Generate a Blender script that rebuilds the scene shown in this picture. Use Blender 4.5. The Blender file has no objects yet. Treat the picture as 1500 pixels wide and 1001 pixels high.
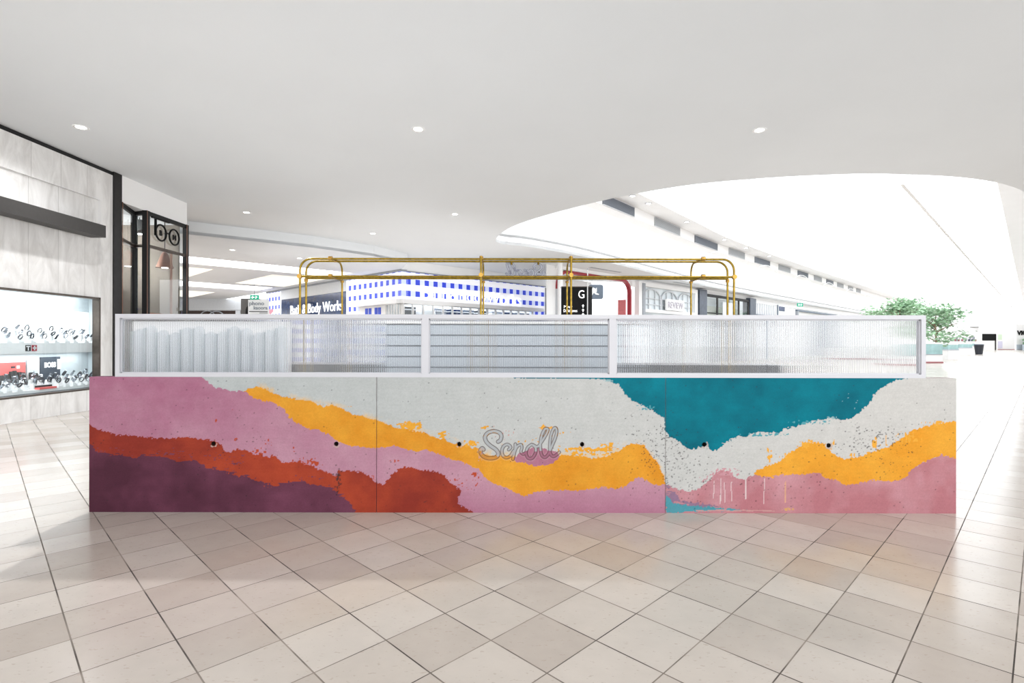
import bpy, bmesh, math, random
import numpy as np
from mathutils import Matrix, Vector
random.seed(7)
SC = bpy.context.scene
COL = SC.collection
EYE, F, CX, CY = 1.4, 778.0, 750.0, 500.5     # eye height, focal length in px of the 1500 px frame
R2 = math.sqrt(2)
PI = math.pi
# ---------------------------------------------------------------- helpers
def lin(c):
    c = c / 255.0
    return c / 12.92 if c <= 0.04045 else ((c + 0.055) / 1.055) ** 2.4
def rgb(r, g, b): return (lin(r), lin(g), lin(b), 1.0)
def at(px, py, d):                      # a point at depth d seen at a pixel
    return Vector(((px - CX) * d / F, d, EYE - (py - CY) * d / F))
def W(a, b): return ((a - b) / R2, (a + b) / R2)     # 45-degree mall grid -> world

def mat(name, col, rough=0.5, metal=0.0, spec=0.5, emit=None, estr=1.0, trans=0.0, ior=1.45,
        vary=0.0, scale=8.0, bump=0.0, coat=0.0):
    m = bpy.data.materials.new(name); m.use_nodes = True
    nt = m.node_tree; b = nt.nodes['Principled BSDF']
    b.inputs['Base Color'].default_value = col
    b.inputs['Roughness'].default_value = rough
    b.inputs['Metallic'].default_value = metal
    b.inputs['Specular IOR Level'].default_value = spec
    b.inputs['IOR'].default_value = ior
    b.inputs['Transmission Weight'].default_value = trans
    b.inputs['Coat Weight'].default_value = coat
    if emit is not None:
        b.inputs['Emission Color'].default_value = emit
        b.inputs['Emission Strength'].default_value = estr
    if vary or bump:
        tc = nt.nodes.new('ShaderNodeTexCoord')
        n = nt.nodes.new('ShaderNodeTexNoise'); n.inputs['Scale'].default_value = scale
        n.inputs['Detail'].default_value = 5
        nt.links.new(tc.outputs['Object'], n.inputs['Vector'])
        if vary:
            mr = nt.nodes.new('ShaderNodeMapRange')
            mr.inputs['From Min'].default_value = .3; mr.inputs['From Max'].default_value = .7
            mr.inputs['To Min'].default_value = 1 - vary; mr.inputs['To Max'].default_value = 1 + vary
            nt.links.new(n.outputs['Fac'], mr.inputs['Value'])
            mx = nt.nodes.new('ShaderNodeMix'); mx.data_type = 'RGBA'; mx.blend_type = 'MULTIPLY'
            mx.inputs[0].default_value = 1; mx.inputs[6].default_value = col
            nt.links.new(mr.outputs[0], mx.inputs[7]); nt.links.new(mx.outputs[2], b.inputs['Base Color'])
        if bump:
            bp = nt.nodes.new('ShaderNodeBump'); bp.inputs['Strength'].default_value = bump
            bp.inputs['Distance'].default_value = .01
            nt.links.new(n.outputs['Fac'], bp.inputs['Height']); nt.links.new(bp.outputs[0], b.inputs['Normal'])
    return m

class MB:
    def __init__(s): s.v = []; s.f = []
    def add(s, vs, fs):
        o = len(s.v); s.v += [tuple(v) for v in vs]; s.f += [tuple(i + o for i in f) for f in fs]; return s
    def box(s, x0, x1, y0, y1, z0, z1):
        x0, x1 = min(x0, x1), max(x0, x1); y0, y1 = min(y0, y1), max(y0, y1); z0, z1 = min(z0, z1), max(z0, z1)
        v = [(x0, y0, z0), (x1, y0, z0), (x1, y1, z0), (x0, y1, z0), (x0, y0, z1), (x1, y0, z1), (x1, y1, z1), (x0, y1, z1)]
        return s.add(v, [(0, 3, 2, 1), (4, 5, 6, 7), (0, 1, 5, 4), (1, 2, 6, 5), (2, 3, 7, 6), (3, 0, 4, 7)])
    def quad(s, *p): return s.add(p, [tuple(range(len(p)))])
    def prism(s, pts, z0, z1):          # polygon in xy extruded in z
        n = len(pts); v = [(p[0], p[1], z0) for p in pts] + [(p[0], p[1], z1) for p in pts]
        return s.add(v, [tuple(range(n - 1, -1, -1)), tuple(range(n, 2 * n))] + [(i, (i + 1) % n, (i + 1) % n + n, i + n) for i in range(n)])
    def prism_xz(s, pts, y0, y1):       # polygon in xz extruded in y
        n = len(pts); v = [(p[0], y0, p[1]) for p in pts] + [(p[0], y1, p[1]) for p in pts]
        return s.add(v, [tuple(range(n)), tuple(range(2 * n - 1, n - 1, -1))] + [(i, i + n, (i + 1) % n + n, (i + 1) % n) for i in range(n)])
    def tube(s, pts, r, seg=10, closed=False):
        P = [Vector(p) for p in pts]; n = len(P); rings = []
        up = None
        for i in range(n):
            if closed: t = P[(i + 1) % n] - P[i - 1]
            else: t = P[min(i + 1, n - 1)] - P[max(i - 1, 0)]
            t.normalize()
            if up is None:
                up = t.cross(Vector((0.31, 0.2, 0.93))); 
                if up.length < .1: up = t.cross(Vector((1, 0, 0)))
            up = (up - t * up.dot(t)).normalized(); w = t.cross(up)
            rr = r[i] if isinstance(r, (list, tuple)) else r
            rings.append([P[i] + (up * math.cos(2 * PI * k / seg) + w * math.sin(2 * PI * k / seg)) * rr for k in range(seg)])
        v = [q for ring in rings for q in ring]; f = []
        for i in range(n if closed else n - 1):
            j = (i + 1) % n
            for k in range(seg):
                l = (k + 1) % seg; f.append((i * seg + k, i * seg + l, j * seg + l, j * seg + k))
        if not closed: f += [tuple(range(seg - 1, -1, -1)), tuple(range((n - 1) * seg, n * seg))]
        return s.add(v, f)
    def cyl(s, c0, c1, r, seg=16): return s.tube([c0, c1], r, seg)
    def lathe(s, prof, seg=20, c=(0, 0)):      # prof = [(r, z)...]
        v = []; f = []
        for (r, z) in prof:
            v += [(c[0] + r * math.cos(2 * PI * k / seg), c[1] + r * math.sin(2 * PI * k / seg), z) for k in range(seg)]
        for i in range(len(prof) - 1):
            for k in range(seg):
                l = (k + 1) % seg; f.append((i * seg + k, i * seg + l, (i + 1) * seg + l, (i + 1) * seg + k))
        f += [tuple(range(seg - 1, -1, -1)), tuple(range((len(prof) - 1) * seg, len(prof) * seg))]
        return s.add(v, f)
    def build(s, name, m, parent=None, smooth=False, loc=None, rz=0, mats=None):
        me = bpy.data.meshes.new(name); me.from_pydata(s.v, [], s.f)
        if m is not None: me.materials.append(m)
        bm = bmesh.new(); bm.from_mesh(me); bmesh.ops.recalc_face_normals(bm, faces=bm.faces); bm.to_mesh(me); bm.free()
        if smooth:
            for p in me.polygons: p.use_smooth = True
            me.set_sharp_from_angle(angle=math.radians(40))
        o = bpy.data.objects.new(name, me); COL.objects.link(o)
        if parent: o.parent = parent
        if loc is not None: o.location = loc; o.rotation_euler = (0, 0, rz)
        return o

def tag(o, label, cat, group=None, kind=None):
    o['label'] = label; o['category'] = cat
    if group: o['group'] = group
    if kind: o['kind'] = kind
    return o
def struct(o, label=None):
    o['kind'] = 'structure'
    if label: o['label'] = label
    return o
def thing(name, label, cat, loc=(0, 0, 0), rz=0, group=None):
    o = bpy.data.objects.new(name, None); COL.objects.link(o); o.empty_display_size = .2
    o.location = loc; o.rotation_euler = (0, 0, rz)
    return tag(o, label, cat, group)
def dup(root, label, loc, rz=None, group=None):
    r = root.copy(); COL.objects.link(r); r.location = loc
    if rz is not None: r.rotation_euler = (0, 0, rz)
    r['label'] = label
    if group: r['group'] = group
    for ch in list(root.children):
        c = ch.copy(); COL.objects.link(c); c.parent = r
        for g in list(ch.children):
            d = g.copy(); COL.objects.link(d); d.parent = c
    return r
def text_mesh(name, body, size, m, parent=None, loc=(0, 0, 0), depth=.01, width=None, bold=0, mirror=False, rot=(PI / 2, 0, 0), align='LEFT'):
    c = bpy.data.curves.new(name, 'FONT'); c.body = body; c.size = size; c.extrude = depth; c.offset = bold
    c.align_x = align; c.resolution_u = 4
    t = bpy.data.objects.new(name, c); COL.objects.link(t)
    bpy.context.view_layer.update()
    me = bpy.data.meshes.new_from_object(t.evaluated_get(bpy.context.evaluated_depsgraph_get()))
    COL.objects.unlink(t); bpy.data.objects.remove(t); bpy.data.curves.remove(c)
    xs = [v.co.x for v in me.vertices]
    x0, x1 = min(xs), max(xs)
    if width:
        k = width / (x1 - x0)
        for v in me.vertices: v.co.x = (v.co.x - x0) * k
    if mirror:
        for v in me.vertices: v.co.x = -v.co.x
    me.transform(Matrix.Rotation(rot[0], 4, 'X'))
    me.materials.clear(); me.materials.append(m)
    me.name = name
    o = bpy.data.objects.new(name, me); COL.objects.link(o); o.parent = parent; o.location = loc
    return o
ORD = ['first', 'second', 'third', 'fourth', 'fifth', 'sixth', 'seventh', 'eighth', 'ninth', 'tenth', 'eleventh', 'twelfth', 'thirteenth', 'fourteenth']

# ---------------------------------------------------------------- materials
M = {}
M['white'] = mat('white_paint', rgb(238, 238, 238), .6)
M['ceil'] = mat('ceiling_paint', (.80, .825, .845, 1), .8, vary=.012, scale=.6)
M['ceilfar'] = mat('far_ceiling_paint', (.80, .83, .86, 1), .8, vary=.02, scale=.6)
M['atrium'] = mat('atrium_plaster', (.92, .92, .92, 1), .7, vary=.01, scale=1)
M['frame'] = mat('white_powder_coat', rgb(198, 198, 203), .4)
M['dark'] = mat('black_bronze_metal', rgb(38, 36, 36), .4, .3, vary=.15, scale=14)
M['darkflat'] = mat('charcoal_metal', rgb(66, 64, 63), .5, .2, vary=.05, scale=20)
M['bronze'] = mat('brushed_bronze', rgb(92, 84, 78), .35, .7, vary=.12, scale=14)
M['copper'] = mat('copper_edge', rgb(150, 112, 96), .4, .6, vary=.1)
M['black'] = mat('deep_black', rgb(6, 6, 7), .4, spec=.15)
M['matblack'] = mat('matt_black', rgb(18, 18, 20), .6, vary=.1)
M['brass'] = mat('aged_brass', rgb(136, 112, 44), .3, 1.0, vary=.3, scale=38)
M['brassfit'] = mat('brass_fitting', rgb(162, 126, 62), .32, 1.0, vary=.2, scale=30)
M['glassclear'] = mat('clear_glass', (1, 1, 1, 1), .0, trans=1.0, ior=1.1)
M['emit'] = mat('lamp_lens', (1, 1, 1, 1), .5, emit=(1, .98, .95, 1), estr=6)
M['strip'] = mat('light_strip_diffuser', (1, 1, 1, 1), .5, emit=(1, 1, 1, 1), estr=4.0)
M['cream'] = mat('coffer_light', (.72, .69, .62, 1), .6, emit=(1, .965, .88, 1), estr=.40)
M['letter'] = mat('lit_letter', (1, 1, 1, 1), .5, emit=(1, 1, 1, 1), estr=.85)
M['red'] = mat('red_lacquer', rgb(160, 46, 58), .4, vary=.05)
M['redpink'] = mat('translucent_red', rgb(214, 120, 122), .4, vary=.1)
M['slate'] = mat('slate_blue_grey', rgb(96, 108, 122), .5, vary=.06)
M['pillar'] = mat('dark_slate_tile', rgb(72, 80, 94), .4, vary=.2, scale=4)
M['navy'] = mat('navy_panel', rgb(30, 52, 92), .15, vary=.35, scale=1.3)
M['blue'] = mat('bright_blue', rgb(30, 70, 200), .4)
M['green'] = mat('exit_green', rgb(0, 140, 110), .4, emit=rgb(0, 150, 115), estr=.4)
M['palegrey'] = mat('pale_grey', rgb(205, 208, 212), .6, vary=.03)
M['midgrey'] = mat('mid_grey', rgb(150, 155, 162), .5, vary=.06)
M['bluegrey'] = mat('display_blue_grey', rgb(208, 217, 221), .5, vary=.04, scale=3)
M['steel'] = mat('watch_steel', rgb(150, 155, 162), .2, 1.0)
M['strap'] = mat('dark_strap', rgb(40, 44, 52), .5)
M['dial'] = mat('watch_dial', rgb(225, 228, 232), .3)
M['dialdark'] = mat('dark_dial', rgb(24, 30, 40), .3)
M['stand'] = mat('white_stand', rgb(240, 240, 240), .4)
M['redboard'] = mat('coral_board', rgb(232, 104, 100), .5)
M['boss'] = mat('slate_sign_board', rgb(58, 68, 80), .5)
M['taupe'] = mat('taupe_wall', rgb(128, 118, 108), .7, vary=.12, scale=2)
M['brown'] = mat('dark_brown', rgb(58, 44, 38), .6, vary=.15)
M['leaf'] = mat('leaf_green', rgb(150, 184, 150), .5, vary=.5, scale=3)
M['bark'] = mat('pale_bark', rgb(150, 130, 110), .8, vary=.2)
M['aqua'] = mat('aqua_glass_panel', rgb(150, 186, 186), .1, vary=.2, scale=2)
M['maroon'] = mat('maroon_kerb', rgb(160, 100, 104), .6, vary=.1)
M['lav'] = mat('lavender_banner', rgb(214, 212, 232), .7)
M['beige'] = mat('cream_blind', rgb(226, 222, 208), .7, vary=.03)
M['laser'] = mat('worktop_dark', rgb(40, 42, 46), .3, vary=.1)
M['slatdark'] = mat('cladding_gap', rgb(96, 106, 116), .7)
M['slat'] = mat('blue_grey_cladding', rgb(178, 188, 197), .5, vary=.03, scale=3)

def cladding():          # pale concrete-look wall tiles with fine vertical joints
    m = bpy.data.materials.new('concrete_look_cladding'); m.use_nodes = True; nt = m.node_tree; L = nt.links
    b = nt.nodes['Principled BSDF']; b.inputs['Roughness'].default_value = .5
    tc = nt.nodes.new('ShaderNodeTexCoord')
    mp = nt.nodes.new('ShaderNodeMapping'); mp.inputs['Scale'].default_value = (1, 1.6, .5); L.new(tc.outputs['Object'], mp.inputs['Vector'])
    n = nt.nodes.new('ShaderNodeTexNoise'); n.inputs['Scale'].default_value = 2.2; n.inputs['Detail'].default_value = 8; n.inputs['Roughness'].default_value = .65
    n.inputs['Distortion'].default_value = .6
    L.new(mp.outputs[0], n.inputs['Vector'])
    cr = nt.nodes.new('ShaderNodeValToRGB')
    cr.color_ramp.elements[0].position = .36; cr.color_ramp.elements[0].color = rgb(214, 212, 210)
    cr.color_ramp.elements[1].position = .62; cr.color_ramp.elements[1].color = rgb(240, 239, 238)
    L.new(n.outputs['Fac'], cr.inputs[0])
    sx = nt.nodes.new('ShaderNodeSeparateXYZ'); L.new(tc.outputs['Object'], sx.inputs[0])
    a = nt.nodes.new('ShaderNodeMath'); a.operation = 'ADD'; a.inputs[1].default_value = -.08; L.new(sx.outputs['Y'], a.inputs[0])
    d = nt.nodes.new('ShaderNodeMath'); d.operation = 'DIVIDE'; d.inputs[1].default_value = .62; L.new(a.outputs[0], d.inputs[0])
    fr = nt.nodes.new('ShaderNodeMath'); fr.operation = 'FRACT'; L.new(d.outputs[0], fr.inputs[0])
    lt = nt.nodes.new('ShaderNodeMath'); lt.operation = 'LESS_THAN'; lt.inputs[1].default_value = .012; L.new(fr.outputs[0], lt.inputs[0])
    mx = nt.nodes.new('ShaderNodeMix'); mx.data_type = 'RGBA'; mx.inputs[7].default_value = rgb(182, 180, 176)
    L.new(lt.outputs[0], mx.inputs[0]); L.new(cr.outputs[0], mx.inputs[6]); L.new(mx.outputs[2], b.inputs['Base Color'])
    return m
M['clad'] = cladding()

def floor_mat():
    T = .34765
    m = bpy.data.materials.new('polished_limestone_tiles'); m.use_nodes = True; nt = m.node_tree; L = nt.links
    b = nt.nodes['Principled BSDF']
    N = nt.nodes.new
    def math_(op, *ins):
        n = N('ShaderNodeMath'); n.operation = op
        for i, x in enumerate(ins):
            if isinstance(x, (int, float)): n.inputs[i].default_value = x
            else: L.new(x, n.inputs[i])
        return n.outputs[0]
    tc = N('ShaderNodeTexCoord'); sx = N('ShaderNodeSeparateXYZ'); L.new(tc.outputs['Object'], sx.inputs[0])
    X, Y = sx.outputs['X'], sx.outputs['Y']
    a = math_('MULTIPLY', math_('ADD', X, Y), 1 / R2); bb = math_('MULTIPLY', math_('SUBTRACT', Y, X), 1 / R2)
    ta = math_('DIVIDE', math_('SUBTRACT', a, .300), T); tb = math_('DIVIDE', math_('SUBTRACT', bb, .088), T)
    fa, fb = math_('FRACT', ta), math_('FRACT', tb)
    ia, ib = math_('FLOOR', ta), math_('FLOOR', tb)
    cx = N('ShaderNodeCombineXYZ'); L.new(ia, cx.inputs[0]); L.new(ib, cx.inputs[1])
    wn = N('ShaderNodeTexWhiteNoise'); wn.noise_dimensions = '2D'; L.new(cx.outputs[0], wn.inputs['Vector'])
    ea = math_('MINIMUM', fa, math_('SUBTRACT', 1, fa)); eb = math_('MINIMUM', fb, math_('SUBTRACT', 1, fb))
    ga = math_('LESS_THAN', ea, .0095); gb = math_('LESS_THAN', eb, .0085); g = math_('MAXIMUM', ga, gb)
    # stone colour
    c1 = N('ShaderNodeValToRGB'); e = c1.color_ramp.elements
    e[0].position = 0; e[0].color = rgb(178, 168, 159); e[1].position = 1; e[1].color = rgb(196, 188, 180)
    e2 = c1.color_ramp.elements.new(.45); e2.color = rgb(187, 178, 169)
    L.new(wn.outputs['Value'], c1.inputs[0])
    rv = N('ShaderNodeVectorMath'); rv.operation = 'SCALE'; rv.inputs[3].default_value = 7.0; L.new(wn.outputs['Color'], rv.inputs[0])
    av = N('ShaderNodeVectorMath'); av.operation = 'ADD'; L.new(tc.outputs['Object'], av.inputs[0]); L.new(rv.outputs[0], av.inputs[1])
    n1 = N('ShaderNodeTexNoise'); n1.inputs['Scale'].default_value = 5; n1.inputs['Detail'].default_value = 6; n1.inputs['Roughness'].default_value = .6; L.new(av.outputs[0], n1.inputs['Vector'])
    mr = N('ShaderNodeMapRange'); mr.inputs[1].default_value = .2; mr.inputs[2].default_value = .8; mr.inputs[3].default_value = .93; mr.inputs[4].default_value = 1.05; L.new(n1.outputs['Fac'], mr.inputs[0])
    mx = N('ShaderNodeMix'); mx.data_type = 'RGBA'; mx.blend_type = 'MULTIPLY'; mx.inputs[0].default_value = 1
    L.new(c1.outputs[0], mx.inputs[6]); L.new(mr.outputs[0], mx.inputs[7])
    # fossil flecks
    mp = N('ShaderNodeMapping'); mp.inputs['Rotation'].default_value = (0, 0, .3); mp.inputs['Scale'].default_value = (1, 2.2, 1); L.new(av.outputs[0], mp.inputs[0])
    n2 = N('ShaderNodeTexNoise'); n2.inputs['Scale'].default_value = 34; n2.inputs['Detail'].default_value = 3; L.new(mp.outputs[0], n2.inputs['Vector'])
    sp = math_('MULTIPLY', math_('GREATER_THAN', n2.outputs['Fac'], .665), .3)
    mx2 = N('ShaderNodeMix'); mx2.data_type = 'RGBA'; L.new(sp, mx2.inputs[0]); L.new(mx.outputs[2], mx2.inputs[6]); mx2.inputs[7].default_value = rgb(150, 132, 118)
    mx3 = N('ShaderNodeMix'); mx3.data_type = 'RGBA'; L.new(g, mx3.inputs[0]); L.new(mx2.outputs[2], mx3.inputs[6])
    n3 = N('ShaderNodeTexNoise'); n3.inputs['Scale'].default_value = 3; L.new(tc.outputs['Object'], n3.inputs['Vector'])
    gc = N('ShaderNodeValToRGB'); gc.color_ramp.elements[0].position = .4; gc.color_ramp.elements[0].color = rgb(62, 56, 52)
    gc.color_ramp.elements[1].position = .65; gc.color_ramp.elements[1].color = rgb(140, 130, 120); L.new(n3.outputs['Fac'], gc.inputs[0])
    L.new(gc.outputs[0], mx3.inputs[7]); L.new(mx3.outputs[2], b.inputs['Base Color'])
    ro = math_('ADD', math_('MULTIPLY', g, .5), math_('ADD', .16, math_('MULTIPLY', n1.outputs['Fac'], .06))); L.new(ro, b.inputs['Roughness'])
    b.inputs['Specular IOR Level'].default_value = .3
    bp = N('ShaderNodeBump'); bp.inputs['Strength'].default_value = .25; bp.inputs['Distance'].default_value = .004; bp.invert = True
    L.new(g, bp.inputs['Height']); L.new(bp.outputs[0], b.inputs['Normal'])
    return m
M['floor'] = floor_mat()

def gingham():
    m = bpy.data.materials.new('blue_gingham_cladding'); m.use_nodes = True; nt = m.node_tree; L = nt.links; N = nt.nodes.new
    b = nt.nodes['Principled BSDF']; b.inputs['Roughness'].default_value = .4
    tc = N('ShaderNodeTexCoord'); sx = N('ShaderNodeSeparateXYZ'); L.new(tc.outputs['Object'], sx.inputs[0])
    def st(o, off, p, duty):
        a = N('ShaderNodeMath'); a.operation = 'SUBTRACT'; a.inputs[1].default_value = off; L.new(o, a.inputs[0])
        d = N('ShaderNodeMath'); d.operation = 'DIVIDE'; d.inputs[1].default_value = p; L.new(a.outputs[0], d.inputs[0])
        f = N('ShaderNodeMath'); f.operation = 'FRACT'; L.new(d.outputs[0], f.inputs[0])
        l = N('ShaderNodeMath'); l.operation = 'LESS_THAN'; l.inputs[1].default_value = duty; L.new(f.outputs[0], l.inputs[0]); return l.outputs[0]
    sX = st(sx.outputs['X'], .25, .5, .48); sZ = st(sx.outputs['Z'], .235, .53, .47)
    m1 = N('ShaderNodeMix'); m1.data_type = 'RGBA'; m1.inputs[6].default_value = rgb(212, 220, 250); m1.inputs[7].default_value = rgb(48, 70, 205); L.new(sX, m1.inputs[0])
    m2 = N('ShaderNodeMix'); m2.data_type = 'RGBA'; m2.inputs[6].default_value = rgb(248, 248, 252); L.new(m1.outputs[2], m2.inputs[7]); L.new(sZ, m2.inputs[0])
    L.new(m2.outputs[2], b.inputs['Base Color']); L.new(m2.outputs[2], b.inputs['Emission Color']); b.inputs['Emission Strength'].default_value = .22   # faint glow in its own colours, added to brighten the facade
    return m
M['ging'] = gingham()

def fluted():            # slightly frosted reeded glass
    m = bpy.data.materials.new('reeded_glass'); m.use_nodes = True; nt = m.node_tree; L = nt.links; N = nt.nodes.new
    for n in list(nt.nodes):
        if n.type == 'BSDF_PRINCIPLED': nt.nodes.remove(n)
    out = [n for n in nt.nodes if n.type == 'OUTPUT_MATERIAL'][0]
    g = N('ShaderNodeBsdfRefraction'); g.inputs['Color'].default_value = (.98, .985, .99, 1); g.inputs['Roughness'].default_value = .02; g.inputs['IOR'].default_value = 1.16
    t = N('ShaderNodeBsdfTransparent'); t.inputs['Color'].default_value = (.88, .90, .93, 1)
    d = N('ShaderNodeBsdfTranslucent'); d.inputs['Color'].default_value = (.9, .92, .94, 1)
    df = N('ShaderNodeBsdfDiffuse'); df.inputs['Color'].default_value = (.9, .91, .93, 1)
    a = N('ShaderNodeMixShader'); a.inputs[0].default_value = .04; L.new(g.outputs[0], a.inputs[1]); L.new(t.outputs[0], a.inputs[2])
    c = N('ShaderNodeMixShader'); c.inputs[0].default_value = .5; L.new(d.outputs[0], c.inputs[1]); L.new(df.outputs[0], c.inputs[2])
    e = N('ShaderNodeMixShader'); e.inputs[0].default_value = .20; L.new(a.outputs[0], e.inputs[1]); L.new(c.outputs[0], e.inputs[2])
    L.new(e.outputs[0], out.inputs[0])
    return m
M['fluted'] = fluted()
def rib_mat():          # webs of the multiwall sheet, seen edge on
    m = bpy.data.materials.new('reeded_glass_web'); m.use_nodes = True; nt = m.node_tree; L = nt.links; N = nt.nodes.new
    for n in list(nt.nodes):
        if n.type == 'BSDF_PRINCIPLED': nt.nodes.remove(n)
    out = [n for n in nt.nodes if n.type == 'OUTPUT_MATERIAL'][0]
    t = N('ShaderNodeBsdfTransparent'); t.inputs['Color'].default_value = (.78, .81, .86, 1)
    d = N('ShaderNodeBsdfDiffuse'); d.inputs['Color'].default_value = (.62, .65, .70, 1)
    a = N('ShaderNodeMixShader'); a.inputs[0].default_value = .35; L.new(t.outputs[0], a.inputs[1]); L.new(d.outputs[0], a.inputs[2]); L.new(a.outputs[0], out.inputs[0])
    return m
M['web'] = rib_mat()
def pane_mat():          # shop-window glass: clear with a mirror sheen
    m = bpy.data.materials.new('shop_window_glass'); m.use_nodes = True; nt = m.node_tree; L = nt.links; N = nt.nodes.new
    for n in list(nt.nodes):
        if n.type == 'BSDF_PRINCIPLED': nt.nodes.remove(n)
    out = [n for n in nt.nodes if n.type == 'OUTPUT_MATERIAL'][0]
    g = N('ShaderNodeBsdfGlossy'); g.inputs['Roughness'].default_value = .0
    t = N('ShaderNodeBsdfTransparent'); t.inputs['Color'].default_value = (.93, .96, .97, 1)
    lw = N('ShaderNodeFresnel'); lw.inputs['IOR'].default_value = 1.55
    ge = N('ShaderNodeNewGeometry'); fs = N('ShaderNodeMath'); fs.operation = 'SUBTRACT'; fs.inputs[0].default_value = 1.0; L.new(ge.outputs['Backfacing'], fs.inputs[1])
    mm = N('ShaderNodeMath'); mm.operation = 'MULTIPLY'; mm.use_clamp = True; L.new(lw.outputs[0], mm.inputs[0]); L.new(fs.outputs[0], mm.inputs[1])
    m3 = N('ShaderNodeMath'); m3.operation = 'MULTIPLY'; m3.inputs[1].default_value = 1.2; m3.use_clamp = True; L.new(mm.outputs[0], m3.inputs[0]); mm = m3
    a = N('ShaderNodeMixShader'); L.new(mm.outputs[0], a.inputs[0]); L.new(t.outputs[0], a.inputs[1]); L.new(g.outputs[0], a.inputs[2])
    L.new(a.outputs[0], out.inputs[0]); return m
M['pane'] = pane_mat()
# ---------------------------------------------------------------- setting
fl = MB().quad((-60, -12, 0), (170, -12, 0), (170, 175, 0), (-60, 175, 0)).build('floor', M['floor']); struct(fl)

def plate(name, outer, holes, z0, z1, m, rz=0):      # flat slab with holes (filled 2D curve)
    c = bpy.data.curves.new(name, 'CURVE'); c.dimensions = '2D'; c.fill_mode = 'BOTH'; c.extrude = (z1 - z0) / 2
    for poly in [outer] + holes:
        s = c.splines.new('POLY'); s.points.add(len(poly) - 1); s.use_cyclic_u = True
        for p, q in zip(s.points, poly): p.co = (q[0], q[1], 0, 1)
    t = bpy.data.objects.new(name, c); COL.objects.link(t); bpy.context.view_layer.update()
    me = bpy.data.meshes.new_from_object(t.evaluated_get(bpy.context.evaluated_depsgraph_get()))
    COL.objects.unlink(t); bpy.data.objects.remove(t); bpy.data.curves.remove(c)
    me.transform(Matrix.Translation((0, 0, (z0 + z1) / 2))); me.name = name
    me.materials.clear(); me.materials.append(m)
    for p in me.polygons: p.use_smooth = False
    o = bpy.data.objects.new(name, me); COL.objects.link(o); o.rotation_euler = (0, 0, rz)
    return o
def spline(pts, n=10, closed=False):
    P = [Vector((p[0], p[1], p[2] if len(p) > 2 else 0)) for p in pts]; out = []
    m = len(P)
    for i in range(m if closed else m - 1):
        if closed: p0, p1, p2, p3 = P[i - 1], P[i], P[(i + 1) % m], P[(i + 2) % m]
        else: p0, p1, p2, p3 = P[max(i - 1, 0)], P[i], P[i + 1], P[min(i + 2, m - 1)]
        for k in range(n):
            t = k / n
            out.append(.5 * ((2 * p1) + (p2 - p0) * t + (2 * p0 - 5 * p1 + 4 * p2 - p3) * t * t + (3 * p1 - p0 - 3 * p2 + p3) * t ** 3))
    if not closed: out.append(P[-1])
    return out
# ceiling opening: near edge (right to left), round the tip, then the far edge running away beside the shops
near = [(110, 112.5), (45, 46.2), (28, 28.8), (18.5, 19.1), (14.6, 15.0), (12.3, 12.75), (10.2, 11.7), (8.03, 11.36), (6.6, 11.45), (5.28, 11.74), (3.94, 12.26), (2.56, 13.3), (1.2, 14.8), (.1, 16.43), (-.45, 18.0), (-.57, 19.2), (-.2, 19.75), (.74, 20.3), (2.83, 22.3), (5.4, 25.4), (9.0, 29.9), (16.5, 38.7), (42.6, 65.5), (110, 133.5)]
hole = spline(near, 6); HOLE = [(p.x, p.y) for p in hole]
step = [(-12.4, 13.9), (-9.7, 15.96), (-6.8, 18.2), (-5.2, 20.0), (-4.3, 21.8), (-4.9, 23.5)]
outer = [(-8.7, -9), (14, -9), (20, 9), (124, 113), (126, 140), (112, 138), (8.2, 32.6), (2.3, 31), (-4.9, 23.7)] + step[::-1][1:] + [(-8.7, 13.9)]
ce = plate('ceiling', outer, [HOLE], 5.0, 5.12, M['ceil']); struct(ce)
# upstand around the opening, with a recessed ledge above
def ribbon(name, path, prof, m, closed=True, flip=1):        # prof: (offset toward hole inside, z)
    n = len(path); P = [Vector((p[0], p[1])) for p in path]; mb = MB(); rings = []
    for i in range(n):
        t = (P[(i + 1) % n] - P[i - 1]) if closed else (P[min(i + 1, n - 1)] - P[max(i - 1, 0)])
        t.normalize(); nn = Vector((-t.y, t.x)) * flip
        rings.append([(P[i].x + nn.x * o, P[i].y + nn.y * o, z) for o, z in prof])
    k = len(prof); v = [q for r in rings for q in r]; f = []
    for i in range(n if closed else n - 1):
        j = (i + 1) % n
        for a in range(k - 1): f.append((i * k + a, i * k + a + 1, j * k + a + 1, j * k + a))
    return mb.add(v, f).build(name, m)
# the path runs counter-clockwise seen from... inside of the opening lies on its right: flip accordingly
area = sum(HOLE[i - 1][0] * HOLE[i][1] - HOLE[i][0] * HOLE[i - 1][1] for i in range(len(HOLE)))
FL = 1 if area > 0 else -1
o = ribbon('ceiling_upstand', HOLE, [(0, 5.0), (0, 5.28), (-.42, 5.28), (-.42, 5.42), (-.1, 5.42), (-.1, 6.0), (-.5, 6.0)], M['atrium'], True, FL); struct(o)
far = [p for p in spline([(-.57, 19.2), (-.2, 19.75), (.74, 20.3), (2.83, 22.3), (5.4, 25.4), (9.0, 29.9), (16.5, 38.7), (42.6, 65.5), (110, 133.5)], 6)]
nearR = [p for p in spline([(110, 112.5), (45, 46.2), (28, 28.8), (18.5, 19.1), (14.6, 15.0), (12.3, 12.75)], 6)]
o = ribbon('wall_atrium_left', [(p.x, p.y) for p in far], [(-.5, 6.0), (-.55, 6.9), (-.35, 7.35), (-.05, 7.5), (0, 7.5), (0, 8.05), (1.2, 8.05), (1.2, 8.4), (.7, 8.4), (.7, 8.75), (-1.2, 8.75)], M['atrium'], False, FL); struct(o)
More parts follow.
